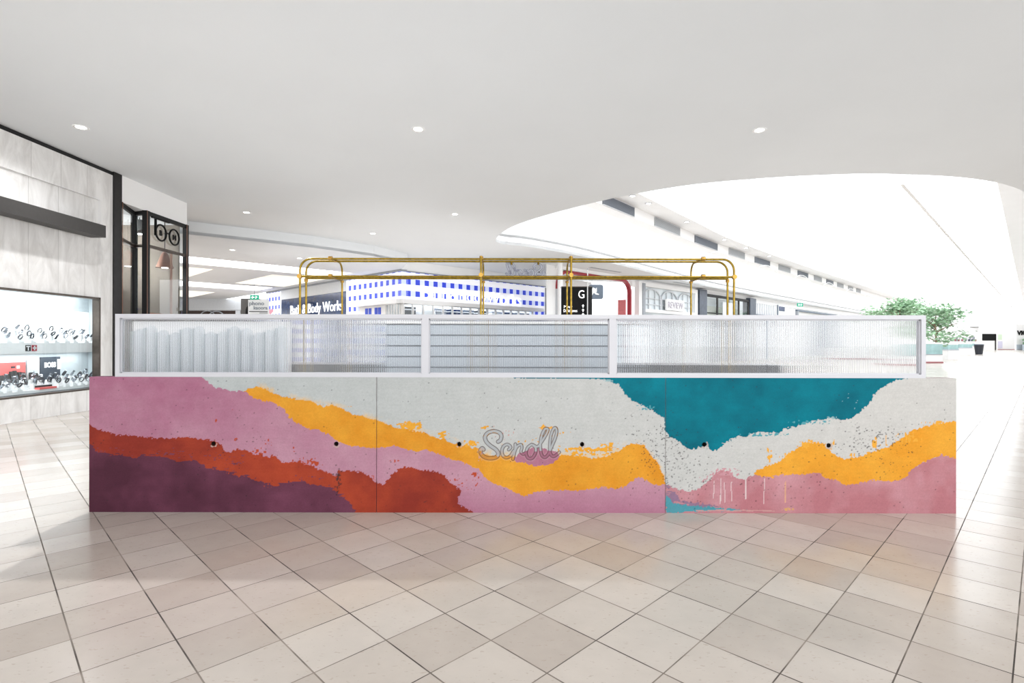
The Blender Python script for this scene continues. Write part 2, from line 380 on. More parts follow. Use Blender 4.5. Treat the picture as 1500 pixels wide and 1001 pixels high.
o = ribbon('wall_atrium_right', [(p.x, p.y) for p in nearR], [(-.5, 6.0), (-.5, 7.5), (0, 7.5), (0, 8.05), (.9, 8.05), (.9, 8.75), (-1.2, 8.75)], M['atrium'], False, FL); struct(o)
tip = [p for p in hole if p.x < 12 and p not in far]
nearT = [(q.x, q.y) for q in spline([(12.3, 12.75), (10.2, 11.7), (8.03, 11.36), (6.6, 11.45), (5.28, 11.74), (3.94, 12.26), (2.56, 13.3), (1.2, 14.8), (.1, 16.43), (-.45, 18.0), (-.57, 19.2)], 6)]
o = ribbon('wall_atrium_near', nearT, [(-.5, 6.0), (-.5, 8.75)], M['atrium'], False, FL); struct(o)
# shallow arched ribs springing along the left atrium wall, over the shops
U = Vector((1 / R2, 1 / R2, 0)); V = Vector((-1 / R2, 1 / R2, 0))
def dof(px, c): return F * c / (1528 - px)
for i in range(7):
    c = 21.15; d0 = 27.2 + i * 6.0
    mb = MB(); pts = []
    for k in range(13):
        a = PI * k / 12
        q = Vector((d0 - c - .15, d0 + .15, 0)) + U * (2.9 - 2.9 * math.cos(a)); pts.append((q.x, q.y, 6.0 + 1.35 * math.sin(a)))
    for k in range(12):
        mb.tube([pts[k], pts[k + 1]], .025, 6)
    o = mb.build('trim_%d' % (i + 1), M['atrium'], smooth=True); struct(o)
# skylight glazing bars over the atrium
mb = MB()
for i in range(12):
    t = 22 + i * 9.0
    pts = []
    for k in range(13):
        b = 14.0 - 10.2 * k / 12; z = 8.75 + 3.2 * math.sin(PI * k / 12)
        x, y = W(t, b); pts.append((x, y, z))
    mb.tube(pts, .05, 6)
o = mb.build('window_1', M['white'], smooth=True); struct(o)
# far end of the mall
mb = MB()
e0 = W(168, 18); e1 = W(168, -2)
mb.quad((e0[0], e0[1], 0), (e1[0], e1[1], 0), (e1[0], e1[1], 9), (e0[0], e0[1], 9))
o = mb.build('wall_end', M['atrium']); struct(o)

# lower ceiling of the side mall, laid on the 45-degree grid (local x = a, local y = b)
def ab(X, d): return ((X + d) / R2, (d - X) / R2)
stp = [ab(*p) for p in step]
outA = stp + [(13.2, 22), (13.2, 62), (-22, 62), (-22, 20), ab(-16, 13.9)]
strips = [(-13, 12.4, 22.9, 25.0), (-14, 12.4, 32.6, 35.4)]
coff = [(3.6, 7.35, 26.2, 31.6), (9.9, 12.6, 26.2, 31.6), (-4.0, 1.0, 26.2, 31.6), (3.0, 10.9, 38.4, 44.0)]
R = lambda a0, a1, b0, b1: [(a0, b0), (a1, b0), (a1, b1), (a0, b1)]
o = plate('ceiling', outA, [R(*s) for s in strips + coff], 4.6, 4.7, M['ceilfar'], PI / 4); struct(o)
mb = MB()
for p, q in zip(step[:-1], step[1:]): mb.quad((p[0], p[1], 4.6), (q[0], q[1], 4.6), (q[0], q[1], 5.0), (p[0], p[1], 5.0))
o = mb.build('ceiling_step', M['ceil']); struct(o)
for i, (a0, a1, b0, b1) in enumerate(strips):
    x, y = W((a0 + a1) / 2, (b0 + b1) / 2)
    t = thing('ceiling_light_trough', ['long white light trough in the lower ceiling, beyond the optician corner', 'long white light trough farther along the lower ceiling, past the cream coffers'][i], 'ceiling light', (x, y, 4.6), PI / 4, 'long light troughs in the side mall ceiling')
    w, h = (a1 - a0) / 2, (b1 - b0) / 2
    f = MB()
    for (p0, p1, q0, q1) in ((-w, w, -h, -h + .04), (-w, w, h - .04, h), (-w, -w + .04, -h, h), (w - .04, w, -h, h)): f.box(p0, p1, q0, q1, .0, .3)
    f.build('trough_side', M['white'], t)
    MB().box(-w, w, -h, h, .26, .3).build('diffuser', M['strip'], t)
for i, (a0, a1, b0, b1) in enumerate(coff):
    x, y = W((a0 + a1) / 2, (b0 + b1) / 2)
    lab = ['cream lit ceiling coffer beside the optician corner, between the white troughs', 'cream lit ceiling coffer next to the blue gingham shopfront', 'cream lit ceiling coffer hidden mostly behind the optician glass', 'cream lit ceiling coffer above the grey bulkhead at the end of the side mall'][i]
    t = thing('ceiling_coffer', lab, 'ceiling light', (x, y, 4.6), PI / 4, 'cream coffers in the side mall ceiling')
    w, h = (a1 - a0) / 2, (b1 - b0) / 2
    f = MB()
    for (p0, p1, q0, q1) in ((-w, w, -h, -h + .04), (-w, w, h - .04, h), (-w, -w + .04, -h, h), (w - .04, w, -h, h)): f.box(p0, p1, q0, q1, .0, .45)
    f.build('coffer_side', M['cream'], t)
    MB().box(-w, w, -h, h, .42, .45).build('coffer_panel', M['cream'], t)

# end of the side mall: grey bulkhead over dark shopfronts
mb = MB().box(-29, -15.8, 40.5, 40.9, 3.75, 4.6); o = mb.build('wall_back', M['taupe']); o.data.materials[0] = M['palegrey']; struct(o)
t = thing('shopfront', 'dark brown shopfront under the grey bulkhead at the end of the side mall', 'shopfront', (-22, 40.6, 0))
MB().box(-7, 6, 0, .25, 0, 3.73).build('facade', M['brown'], t)
MB().tube([(-1.25 + .55 * math.cos(k * PI / 8), -.05, 3.28 + .42 * math.sin(k * PI / 8)) for k in range(16)], .04, 6, True).build('ring_emblem', M['midgrey'], t)
MB().tube([(.45 + .55 * math.cos(k * PI / 8) - 1.0, -.09, 3.28 + .38 * math.sin(k * PI / 8)) for k in range(16)], .05, 6, True).build('ring_emblem', M['midgrey'], t)
MB().box(.9, 1.25, -.08, 0, 0, 3.73).build('pilaster', M['palegrey'], t)
MB().box(2.0, 6, -.06, 0, 0, 3.6).build('doorway', M['matblack'], t)

# ---------------------------------------------------------------- left wall: watch shop
WX = -8.5
mb = MB()
mb.box(WX - .14, WX, -9, 11.3, 0, .41)            # base under the window
mb.box(WX - .14, WX, 10.97, 11.3, .41, 4.92)      # right strip
mb.box(WX - .14, WX, -9, 6.4, .41, 4.92)          # solid part beside the camera
mb.box(WX - .14, WX - .05, 6.4, 10.97, 2.29, 4.3) # sunk panel above the window
mb.box(WX - .14, WX, 6.4, 10.97, 4.3, 4.92)
o = mb.build('wall_left', M['clad']); struct(o)
o = MB().box(WX - .14, WX - .012, -9, 11.3, 4.92, 4.998).build('trim_8', M['matblack']); struct(o)
o = MB().box(WX - .35, WX + .03, 11.3, 11.53, 0, 5.0).build('trim_9', M['dark']); struct(o)
# window casing
w = MB()
w.box(WX - .14, WX + .004, 10.93, 10.97, .41, 2.29); w.box(WX - .14, WX + .004, 6.4, 10.97, 2.25, 2.29)
w.box(WX - .14, WX + .004, 6.4, 10.97, .41, .44); w.box(WX - .14, WX + .004, 6.4, 6.47, .41, 2.29)
win = w.build('window_2', M['bronze']); struct(win)
o = MB().box(WX - .12, WX - .112, 6.47, 10.93, .44, 2.25).build('window_pane', M['pane'], win)
# display niche behind the glass
ni = MB()
ni.box(WX - .68, WX - .64, 6.4, 11.5, .3, 2.4)           # back
ni.box(WX - .68, WX - .15, 11.46, 11.5, .3, 2.4); ni.box(WX - .68, WX - .15, 6.4, 6.44, .3, 2.4)
ni.box(WX - .68, WX - .15, 6.4, 11.5, 2.36, 2.4)
o = ni.build('wall_display_niche', M['bluegrey']); struct(o)
t = thing('display_shelf', 'white upper display shelf with a deep front edge inside the watch shop window', 'shelf', (WX - .35, 8.7, 1.165))
MB().box(-.28, .13, -2.2, 2.74, 0, .19).build('shelf_board', M['stand'], t)
sq = MB().box(.131, .136, .815, .92, .045, .155); sq.build('logo_square', M['black'], t)
sq = MB().box(.131, .136, .94, 1.045, .045, .155); sq.build('logo_square', mat('swiss_red', rgb(176, 40, 54), .4), t)
lg = MB().box(.136, .139, .83, .905, .12, .14).box(.136, .139, .857, .879, .058, .12); lg.build('logo_letter', M['stand'], t)
lg = MB().box(.136, .139, .955, 1.03, .088, .112).box(.136, .139, .981, 1.004, .06, .14); lg.build('logo_cross', M['stand'], t)
t = thing('light_panel', 'glowing white back panel behind the upper watch shelf', 'light panel', (WX - .63, 8.7, 1.36))
MB().box(0, .03, -2.2, 2.72, 0, .64).build('glowing_face', mat('backlit_panel', (1, 1, 1, 1), .5, emit=(1, 1, 1, 1), estr=1.1), t)
MB().box(-.008, .0, -2.22, 2.74, 0, .66).build('backing', M['palegrey'], t)
t = thing('display_plinth', 'white plinth covering the floor of the watch shop window', 'plinth', (WX - .35, 8.7, .45))
MB().box(-.28, .17, -2.2, 2.74, 0, .05).build('plinth_top', M['stand'], t); MB().box(-.28, .16, -2.2, 2.74, -.04, 0).build('plinth_base', M['midgrey'], t)
# awning beam
t = thing('canopy_beam', 'dark charcoal metal beam fixed across the grey clad watch shop wall', 'beam', (WX, 5.0, 3.6))
MB().box(0, .30, -9, 5.72, -.12, .12).build('beam_body', M['darkflat'], t)
MB().box(-.05, .02, -9, 5.6, -.06, .06).build('wall_bracket', M['dark'], t)

# watches and display boards
def seen(px, y_off, z, X): d = X / ((px - CX) / F); return d
def make_watch(dark):
    t = thing('watch', 'watch', 'watch', (0, 0, 0))
    s = MB(); pts = [(.0, .032 * math.cos(k * PI / 8), .05 + .042 * math.sin(k * PI / 8)) for k in range(16)]
    v = []; f = []
    for (x, y, z) in pts: v += [(-.011, y, z), (.011, y, z), (.011, y * .86, .05 + (z - .05) * .86), (-.011, y * .86, .05 + (z - .05) * .86)]
    for i in range(16):
        j = (i + 1) % 16
        for k in range(4): f.append((i * 4 + k, i * 4 + (k + 1) % 4, j * 4 + (k + 1) % 4, j * 4 + k))
    s.add(v, f).build('strap', M['strap'] if dark else M['steel'], t)
    c = MB().cyl((0, 0, .092), (0, 0, .102), .019, 14).build('case', M['steel'], t, smooth=True)
    MB().cyl((0, 0, .102), (0, 0, .104), .015, 14).build('dial', M['dial'] if dark else M['dialdark'], c)
    return t
def make_stand():
    t = thing('watch_stand', 'watch stand', 'stand', (0, 0, 0))
    MB().box(-.045, .045, -.05, .05, 0, .03).build('stand_foot', M['stand'], t)
    MB().add([(-.03, -.035, .03), (.03, -.035, .03), (.03, .035, .03), (-.03, .035, .03), (-.02, -.022, .07), (.02, -.022, .07), (.02, .022, .07), (-.02, .022, .07)],
             [(0, 3, 2, 1), (4, 5, 6, 7), (0, 1, 5, 4), (1, 2, 6, 5), (2, 3, 7, 6), (3, 0, 4, 7)]).build('stand_block', M['stand'], t)
    return t
wd, wl = make_watch(True), make_watch(False)
used = {0: False, 1: False}
LABW = {('u', 1): 'dark strapped watch among the many on the upper shelf of the watch shop window', ('u', 0): 'steel bracelet watch among the many on the upper shelf of the watch shop window',
        ('l', 1): 'dark strapped watch among the crowd on the lower plinth of the watch shop window', ('l', 0): 'steel bracelet watch among the crowd on the lower plinth of the watch shop window'}
def put_watch(x, y, z, dark, row, s=1.0):
    src = wd if dark else wl
    lab = LABW[(row, dark)]; g = ('dark strapped' if dark else 'steel') + ' watches on the ' + ('upper shelf' if row == 'u' else 'lower plinth')
    rz = random.uniform(-.6, .6)
    if not used[dark]:
        used[dark] = True; r = src; r.location = (x, y, z); r.rotation_euler = (0, 0, rz); tag(r, lab, 'watch', g)
    else: r = dup(src, lab, (x, y, z), rz, g)
    r.rotation_euler = (0, random.uniform(.2, .7), rz); r.scale = (s, s, s)
std = make_stand(); sfirst = [True]
def put_stand(x, y, z, row, h=1.0):
    lab = 'small white watch stand on the upper shelf of the watch shop window' if row == 'u' else 'small white watch stand on the lower plinth of the watch shop window'
    g = 'watch stands on the ' + ('upper shelf' if row == 'u' else 'lower plinth')
    if sfirst[0]: sfirst[0] = False; r = std; r.location = (x, y, z); tag(r, lab, 'stand', g)
    else: r = dup(std, lab, (x, y, z), 0, g)
    r.scale = (1, 1, h)
for i in range(44):
    y = 7.8 + 3.4 * (i + random.uniform(-.3, .3)) / 43.0; k = i % 3
    x = WX - .27 - .11 * k; h = [1.0, 1.9, 3.0][k] * random.uniform(.8, 1.15)
    if i % 7 == 5: h *= 1.25
    y = min(y, 11.2)
    put_stand(x, y, 1.355, 'u', h); put_watch(x, y, 1.355 + .07 * h + .002, 1 if random.random() < .45 else 0, 'u', 1.15)
for i in range(60):
    y = 7.8 + 3.4 * (i + random.uniform(-.3, .3)) / 59.0; k = i % 3
    x = WX - .22 - .085 * k; h = [1.0, 1.7, 2.5][k] * random.uniform(.8, 1.15)
    y = min(y, 11.2)
    if k == 0 and 9.52 < y < 10.15: continue
    put_stand(x, y, .50, 'l', h); put_watch(x, y, .50 + .07 * h + .002, 1 if random.random() < .4 else 0, 'l', 1.2)
def board(name, label, cat, y0, y1, z0, z1, m, x=WX - .615):
    t = thing(name, label, cat, (x, (y0 + y1) / 2, z0))
    MB().box(0, .02, -(y1 - y0) / 2, (y1 - y0) / 2, 0, z1 - z0).build('board_face', m, t)
    MB().box(-.02, 0, -.03, .03, 0, (z1 - z0) * .7).build('easel_back', M['midgrey'], t)
    return t
WXb = -9.10
def dy(px, X=WXb): return X * F / (px - CX)
t = board('display_board', 'coral red display board behind dark watch holders in the lower window', 'display board', dy(1), dy(37), .50, 1.0, M['redboard'])
MB().box(.021, .024, -.05, .03, .40, .43).build('printed_mark', M['strap'], t); MB().box(.021, .024, .06, .12, .385, .44).build('printed_mark', M['stand'], t)
t = board('picture_frame', 'white framed grey poster between the red board and the dark sign in the watch window', 'picture frame', dy(40.5), dy(57.5), .50, 1.05, M['stand'])
MB().box(.021, .024, -.085, .085, .06, .49).build('printed_picture', M['bluegrey'], t)
MB().prism_xz([(-.05, 0), (.05, 0), (.03, .16), (0, .24), (-.03, .16)], 0, .003).build('printed_figure', M['midgrey'], t, loc=(.0245, 0, .1), rz=PI / 2)
t = board('brand_sign', 'dark slate sign with white capital lettering in the lower watch window', 'sign', dy(59), dy(88), .50, 1.08, M['boss'])
text_mesh('sign_lettering', 'BOSS', .13, M['stand'], t, (.022, -.14, .38), .002, width=.26, bold=.008, rot=(PI / 2, 0, 0)).rotation_euler = (0, 0, PI / 2)
MB().box(.021, .024, .15, .235, .33, .53).build('printed_picture', M['stand'], t)
for i, (p0, p1, zt) in enumerate([(0, 8, .78), (10, 16, .80), (17, 22, .84), (22, 27, .85), (29, 34, .82), (35, 39, .81), (46, 51.5, .80), (53, 58, .78)]):
    X = WX - .535; d0, d1 = X * F / (p0 - CX), X * F / (p1 - CX)
    t = thing('watch_holder', ORD[i] + ' slanted black watch holder from the window edge, in front of the display boards', 'stand', (X, (d0 + d1) / 2, .50), group='slanted black watch holders')
    h = zt - .5; w2 = (d1 - d0) / 2 * .94
    MB().add([(.06, -w2, 0), (.06, w2, 0), (-.02, w2, 0), (-.02, -w2, 0), (-.03, -w2, h), (-.03, w2, h), (-.05, w2, h), (-.05, -w2, h)],
             [(0, 1, 2, 3), (4, 7, 6, 5), (0, 4, 5, 1), (1, 5, 6, 2), (2, 6, 7, 3), (3, 7, 4, 0)]).build('holder_block', M['matblack'], t)
    for q in (-.4, .35):
        MB().add([(.063, w2 * q - .012, .02), (.063, w2 * q + .012, .02), (-.024, w2 * q + .012, h - .03), (-.024, w2 * q - .012, h - .03)], [(0, 1, 2, 3)]).build('hanging_bracelet', M['steel'], t)
t = thing('presentation_box', 'flat red watch box at the front of the lower watch window', 'box', (WX - .21, dy(66, -8.71), .50))
MB().box(-.05, .05, -.16, .2, 0, .035).build('box_base', M['redboard'], t); MB().box(-.05, -.04, -.16, .2, .035, .07).build('box_lid', M['matblack'], t)

# white bulkhead over the optician
mb = MB().box(WX - 5.5, WX, 11.53, 13.88, 4.42, 5.0); o = mb.build('wall_left_bulkhead', M['atrium']); struct(o)
# optician shopfront (dark steel and glass) ---------------------------------
t = thing('optician_shopfront', 'black steel framed glass optician shopfront beside the grey watch shop', 'shopfront', (WX, 11.53, 0))
def Q(px, X): return X * F / (px - CX) - 11.53
zt, ztr = 4.42, 3.62
P0 = (-.02, .02); P1 = (-.36, .92); P2 = (.0, .80); P3 = (.0, 2.30)
# bars along (local x = away from wall face, y = depth)
def bar(mb, p, q, z0, z1, w=.05):
    a = Vector((p[0], p[1])); b = Vector((q[0], q[1])); n = (b - a).normalized(); k = Vector((-n.y, n.x)) * w / 2
    mb.prism([a + k, b + k, b - k, a - k], z0, z1)
f = MB()
for p, q in ((P0, P1), (P1, P2), (P2, P3)): bar(f, p, q, zt - .09, zt, .07)
f.build('head_rail', M['matblack'], t)
f = MB()
for p, q in ((P0, P1), (P1, P2), (P2, P3)): bar(f, p, q, ztr - .04, ztr + .03, .06)
f.build('transom', M['bronze'], t)
for (p, w) in ((P1, .10), (P2, .11), (P3, .10)):
    MB().box(p[0] - w / 2, p[0] + w / 2, p[1] - w / 2, p[1] + w / 2, 0, zt).build('post', M['matblack'], t)
for p in (P2, P3, (P0[0], P0[1] + .03)):
    MB().box(p[0] + .056, p[0] + .066, p[1] - .05, p[1] - .04, 0, zt).build('copper_bead', M['copper'], t)
f = MB(); bar(f, (.0, .86), (.0, 2.24), 2.02, 2.06, .03); bar(f, (-.02, 1.72), (-.02, 1.76), 0, ztr, .04)
f.build('mullion', M['copper'], t)
f = MB()
for p, q in ((P0, P1), (P1, P2), (P2, P3)): bar(f, p, q, .12, zt - .1, .012)
f.build('shop_glass', M['pane'], t)
MB().box(-.05, .06, 0.0, 2.33, 0, .1).build('sill_bar', M['matblack'], t)
sg = thing('spectacles_sign', 'black spectacles shaped sign on the glass over the optician transom', 'sign', (WX + .05, 12.75, 4.02))
for i, (yy, letter) in enumerate(((.03, 'B'), (.53, 'N'))):
    MB().tube([(0, yy + .19 * math.cos(k * PI / 14), -.02 - i * .012 + .19 * math.sin(k * PI / 14)) for k in range(28)], .022, 8, True).build('lens_ring', M['black'], sg, smooth=True)
    text_mesh('sign_letter', letter, .17, M['black'], sg, (.0, yy - .06, -.085 - i * .01), .008, bold=.008).rotation_euler = (0, 0, PI / 2)
MB().tube([(0, .23, 0), (0, .28, .02), (0, .33, 0)], .02, 8).build('bridge', M['black'], sg)
MB().box(-.02, .02, -.185, -.145, -.12, .27).build('stem', M['black'], sg)
MB().box(-.02, .02, -.3, .33, .27, .30).build('hanging_bar', M['black'], sg)
# shop interior
mb = MB(); mb.box(WX - 5.5, WX - 5.4, 11.6, 13.8, 0, 4.42); mb.box(WX - 5.5, WX - .2, 13.85, 13.9, 0, 4.42)
mb.box(WX - 5.5, WX - .42, 11.55, 11.6, 0, 4.42)
o = mb.build('wall_optician', M['taupe']); struct(o)
for i, (x, y, m_, lab) in enumerate([(-.62, 13.0, 'matblack', 'black cylinder pendant lamp hanging inside the optician entrance'), (-.33, 13.5, 'copper', 'copper cone pendant lamp hanging inside the optician window')]):
    z = 4.02 - i * .76
    l = thing('pendant_lamp', lab, 'lamp', (WX + x, y, z))
    if i == 0: MB().cyl((0, 0, 0), (0, 0, .34), .085, 20).build('lamp_shade', M[m_], l, smooth=True)
    else: MB().lathe([(.2, 0), (.08, .34), (.03, .4)], 20).build('lamp_shade', M[m_], l, smooth=True)  # copper cone is a reflection in the window glass, built as an object
    MB().cyl((0, 0, -.012), (0, 0, .004), .07, 16).build('lamp_lens', M['emit'], l)
    MB().cyl((0, 0, .34), (0, 0, 4.42 - z), .01, 8).build('lamp_cord', M['matblack'], l)
for i in range(3):
    l = thing('display_cabinet', ['tall pale display cabinet inside the optician, nearest the entrance', 'tall pale display cabinet inside the optician, in the middle', 'tall pale display cabinet inside the optician, by the corner post'][i], 'cabinet', (WX - 2.2, 11.95 + i * .75, 0), group='optician display cabinets')
    MB().box(-.3, .3, -.3, .3, 0, 3.1).build('cabinet_body', M['palegrey'], l)  # height and pale colour imitate bright reflections in the shop glass
    for k in range(5): MB().box(.3, .36, -.27, .27, .7 + k * .5, .75 + k * .5).build('shelf', M['blue'] if k == 3 else M['white'], l)

# downlights --------------------------------------------------------------
dl = [(118, 187.5, 5.0, 'round downlight in the ceiling above the grey watch shop wall'), (612, 189.5, 5.0, 'round downlight in the ceiling, middle of the front row of three'),
      (1112, 190, 5.0, 'round downlight in the ceiling in front of the curved atrium edge'), (361, 312, 5.0, 'small round downlight in the ceiling beyond the optician bulkhead'),
      (666, 314, 5.0, 'small round downlight in the ceiling above the brass rails'), (546, 342.5, 5.0, 'small round downlight in the ceiling near the step to the lower ceiling'),
      (340, 367, 4.6, 'glowing downlight in the lower ceiling just before the first light trough'), (438.5, 379, 4.6, 'glowing downlight in the lower ceiling by the corner of the brass rails')]
first = None
for i, (px, py, z, lab) in enumerate(dl):
    d = (z - EYE) * F / (CY - py); x = (px - CX) * d / F
    if first is None:
        first = r = thing('recessed_downlight', lab, 'downlight', (x, d, z), group='recessed ceiling downlights')
        MB().lathe([(.075, -.004), (.115, -.012), (.12, 0), (.075, 0)], 28).build('trim_ring', M['white'], r, smooth=True)
        MB().cyl((0, 0, -.006), (0, 0, .0), .075, 24).build('lens', M['emit'], r)
    else: r = dup(first, lab, (x, d, z))
# ---------------------------------------------------------------- painted concrete counter
DS = EYE * F / 251.0             # depth of the counter face
PXM = DS / F                     # metres per photo pixel on that face
def sx(px): return (px - CX) * PXM
def sz(py): return EYE - (py - CY) * PXM
_lat = {}
def vn(x, y, s, seed, sy=None):        # smooth value noise, 0..1
    sy = sy or s
    if seed not in _lat: _lat[seed] = np.random.RandomState(seed).rand(257, 257)
    g = _lat[seed]; u = x / s + 1000; v = y / sy + 1000
    iu = np.floor(u).astype(int); iv = np.floor(v).astype(int); fu = u - iu; fv = v - iv
    fu = fu * fu * (3 - 2 * fu); fv = fv * fv * (3 - 2 * fv)
    a = g[iu % 256, iv % 256]; b = g[(iu + 1) % 256, iv % 256]; c = g[iu % 256, (iv + 1) % 256]; d = g[(iu + 1) % 256, (iv + 1) % 256]
    return (a * (1 - fu) + b * fu) * (1 - fv) + (c * (1 - fu) + d * fu) * fv
def fbm(x, y, s, seed): return .5 * vn(x, y, s, seed) + .27 * vn(x, y, s / 2.1, seed + 1) + .23 * vn(x, y, s / 4.3, seed + 2)
def A(*p): return np.array(p, float)
O_TOP = A((355,575),(362,571),(371.6,569),(389.7,570.6),(405.6,578.5),(423.7,583),(444,587.6),(462.7,591),(474,595.5),(485,594.4),(497,597),(508,602),(519,608),(531,611.4),(542,613.7),(553,616),(562,619),(576,625),(587,629.5),(603,631.8),(621,634),(637,639.7),(655,645.4),(671,651),(689,655.6),(700,657),(711,667),(740,669),(760,669),(790,669),(820,667),(838.7,668),(852,669),(872.7,670),(895,667),(906.7,660),(920,652),(931.6,650),(945,653),(952,667),(963,678),(972,694),(976,709))
O_LOW = A((355,572),(362,575),(369,582),(385,587.6),(403,591),(417,600),(423.7,612.5),(437,622),(453,628),(467,630.7),(480.8,637.5),(494,645),(505.7,653),(524,654.5),(546.5,656.7),(567,655.6),(578,653),(587,658),(598.7,661),(612,662),(623.6,659),(632.7,661),(650.8,669),(671,676),(689,681.7),(703,688.5),(709.7,697.5),(718.8,706.6),(741,714.5),(757,722.5),(768.5,728),(791,720),(816,718),(847.7,719),(868,718),(884,713.4),(904,716),(918,711),(929,701),(940.7,698.7),(949.7,705.5),(961,710.4),(976,710))
P_TOP = A((120,540),(290,540),(297,554),(310,565),(325,572),(340,575),(352,574),(362,573))
RED = A((120,622),(131,625),(142.7,629.5),(154,633.4),(170,637.5),(188,638),(204,641),(222,643),(247,643),(258,644.7),(265,642),(278.7,643),(296.8,645.4),(312.7,645.4),(324,651),(327,660),(337.6,663.5),(349,658),(362.5,660),(374,667),(380.7,664.7),(392,671.5),(403,670),(417,680.5),(428,678),(440,677),(453.6,682),(467,688.5),(483,693),(492,698.7),(496.7,690.7),(514.8,689.6),(530.7,692),(539.7,697.5),(551,706.6),(560,710),(569,704),(576,694),(585,686),(598.7,685),(616.8,688.5),(639.5,690.7),(653,698.7),(664,710),(678,720),(671,730.4),(673.5,739.5),(684.8,745),(696,752),(696,765),(120,765))
PLUM = A((120,652),(131,653),(145,662),(165,667),(185.7,669),(210.7,670),(242,670),(260.5,678),(287.7,678),(301,685),(324,690.7),(346.7,696.4),(369,701),(387.5,710),(401,713.4),(423.7,709),(440,705),(458,711),(480.8,712),(490,719),(503.5,728),(514.8,739.5),(520.5,750),(522,765),(120,765))
TEAL = A((879,540),(879,555),(895,559),(906.7,564),(915.7,576),(924.8,586.5),(938,593),(954,600),(965.6,608),(973.5,615),(974.7,630.7),(981.5,638.6),(992.8,646.5),(1004,654.5),(1013,659),(1025,655.6),(1036,652),(1043,658),(1052,658),(1061,648.8),(1075,641),(1093,637.5),(1118,633),(1140.7,631.8),(1156.5,627),(1172,621.6),(1192.8,616),(1214,612.5),(1236,613.6),(1245,615),(1254,609),(1262.6,599),(1276,587),(1280,577),(1295.6,564),(1311,557.6),(1330,554),(1332,540))
O2 = A((1105,695),(1111,688),(1122.5,682),(1140,677),(1152,667),(1168,655),(1190,647),(1205.5,648.5),(1214,656.5),(1223,666),(1236,671),(1258,668.6),(1276,662),(1287,657.6),(1302,655),(1311,647),(1328.6,635.5),(1348,627.5),(1370,621),(1385.7,617),(1410,615),(1410,674),(1400,672),(1379,665),(1357,673),(1348,680.7),(1333,687),(1328.6,697),(1320,703.7),(1298,703.7),(1276,703.7),(1258,708),(1236,709),(1223,701.5),(1207.7,700.4),(1201,691.6),(1194.5,692.7),(1172.5,694),(1144,695),(1128.6,700),(1114,697))
P2T = A((970,706),(976,709),(989,714.5),(1007,719.5),(1020.5,715.7),(1034,707.7),(1045.5,696),(1057,688.5),(1068,690.7),(1077,698.7),(1091,702),(1102,697.5),(1109,694),(1201,691),(1300,700),(1326,697),(1333,687),(1348,680.7),(1357,673),(1379,665),(1410,672))
BLOB = A((752,671),(760,664),(772,660),(783,656),(790,653),(802,660),(812,660),(820,668),(812,678),(800,682),(786,684),(777,682),(770,678),(757,678))
WEDGE = A((976,722),(984,735),(1000,739.5),(1030,742),(1060,744),(1095,746),(1060,748),(1020,749.5),(976,749.5))
SMEAR = A((976,708),(990,720),(997,733),(1030,738),(1062,742),(1030,742),(1000,740),(984,736),(976,723))
def inside(poly, x, y):
    r = np.zeros(x.shape, bool); n = len(poly)
    for i in range(n):
        x0, y0 = poly[i - 1]; x1, y1 = poly[i]
        if y0 == y1: continue
        c = (y0 > y) != (y1 > y)
        r ^= c & (x < (x1 - x0) * (y - y0) / (y1 - y0) + x0)
    return r
T6 = lambda *p: [(680 + a / 8.824, 610 + b / 8.824) for a, b in p]
STROKES = [T6((440,330),(470,310),(482,255),(452,212),(380,195),(312,215),(272,265),(285,325),(340,382),(410,430),(442,480),(420,528),(340,545),(268,530),(224,490),(214,440),(235,415),(252,432)),
           T6((578,432),(602,400),(562,366),(512,390),(490,450),(505,512),(550,535),(602,510),(640,450)),
           T6((664,362),(662,420),(645,500),(632,555)), T6((650,470),(685,395),(735,368),(748,410),(735,460),(765,490),(800,468)),
           T6((872,366),(822,408),(803,480),(830,540),(880,542),(922,480),(926,410),(890,370),(930,392),(962,390)),
           T6((962,390),(1010,320),(1066,225),(1084,172),(1050,163),(1010,232),(988,330),(990,440),(1010,510),(1050,530),(1092,490)),
           T6((1092,490),(1130,400),(1172,300),(1196,220),(1190,157),(1160,160),(1126,240),(1110,350),(1110,450),(1130,505),(1170,515),(1232,465))]
STROKES = [[(q.x, q.y) for q in spline(s, 8)] for s in STROKES]
HW = [2.7, 2.2, 2.2, 2.0, 2.1, 2.1, 2.1]
HOLES = [(313, 651), (493, 651), (673, 651), (853, 651), (1032, 651), (1214, 652)]
rs = np.random.RandomState(11)
PITS = [(rs.uniform(132, 1400), rs.uniform(556, 750), rs.uniform(.3, .85)) for _ in range(430)]
PITS += [(rs.normal(965, 20), rs.normal(655, 25), rs.uniform(.35, 1.0)) for _ in range(190)]
PITS += [(rs.normal(1005, 22), rs.normal(692, 20), rs.uniform(.35, .95)) for _ in range(130)]
PITS += [(rs.normal(1278, 30), rs.normal(645, 12), rs.uniform(.35, 1.1)) for _ in range(150)]
PITS += [(rs.normal(1155, 50), rs.normal(715, 18), rs.uniform(.35, 1.0)) for _ in range(70)]
PITS += [(rs.normal(495, 3.5), rs.normal(704, 9), rs.uniform(.5, 1.6)) for _ in range(40)]
PITS += [(rs.normal(340, 40), rs.normal(670, 25), rs.uniform(.3, .9)) for _ in range(50)]
PITS += [(rs.normal(1310, 15), rs.normal(680, 12), rs.uniform(.3, .9)) for _ in range(25)]
MUR = .76
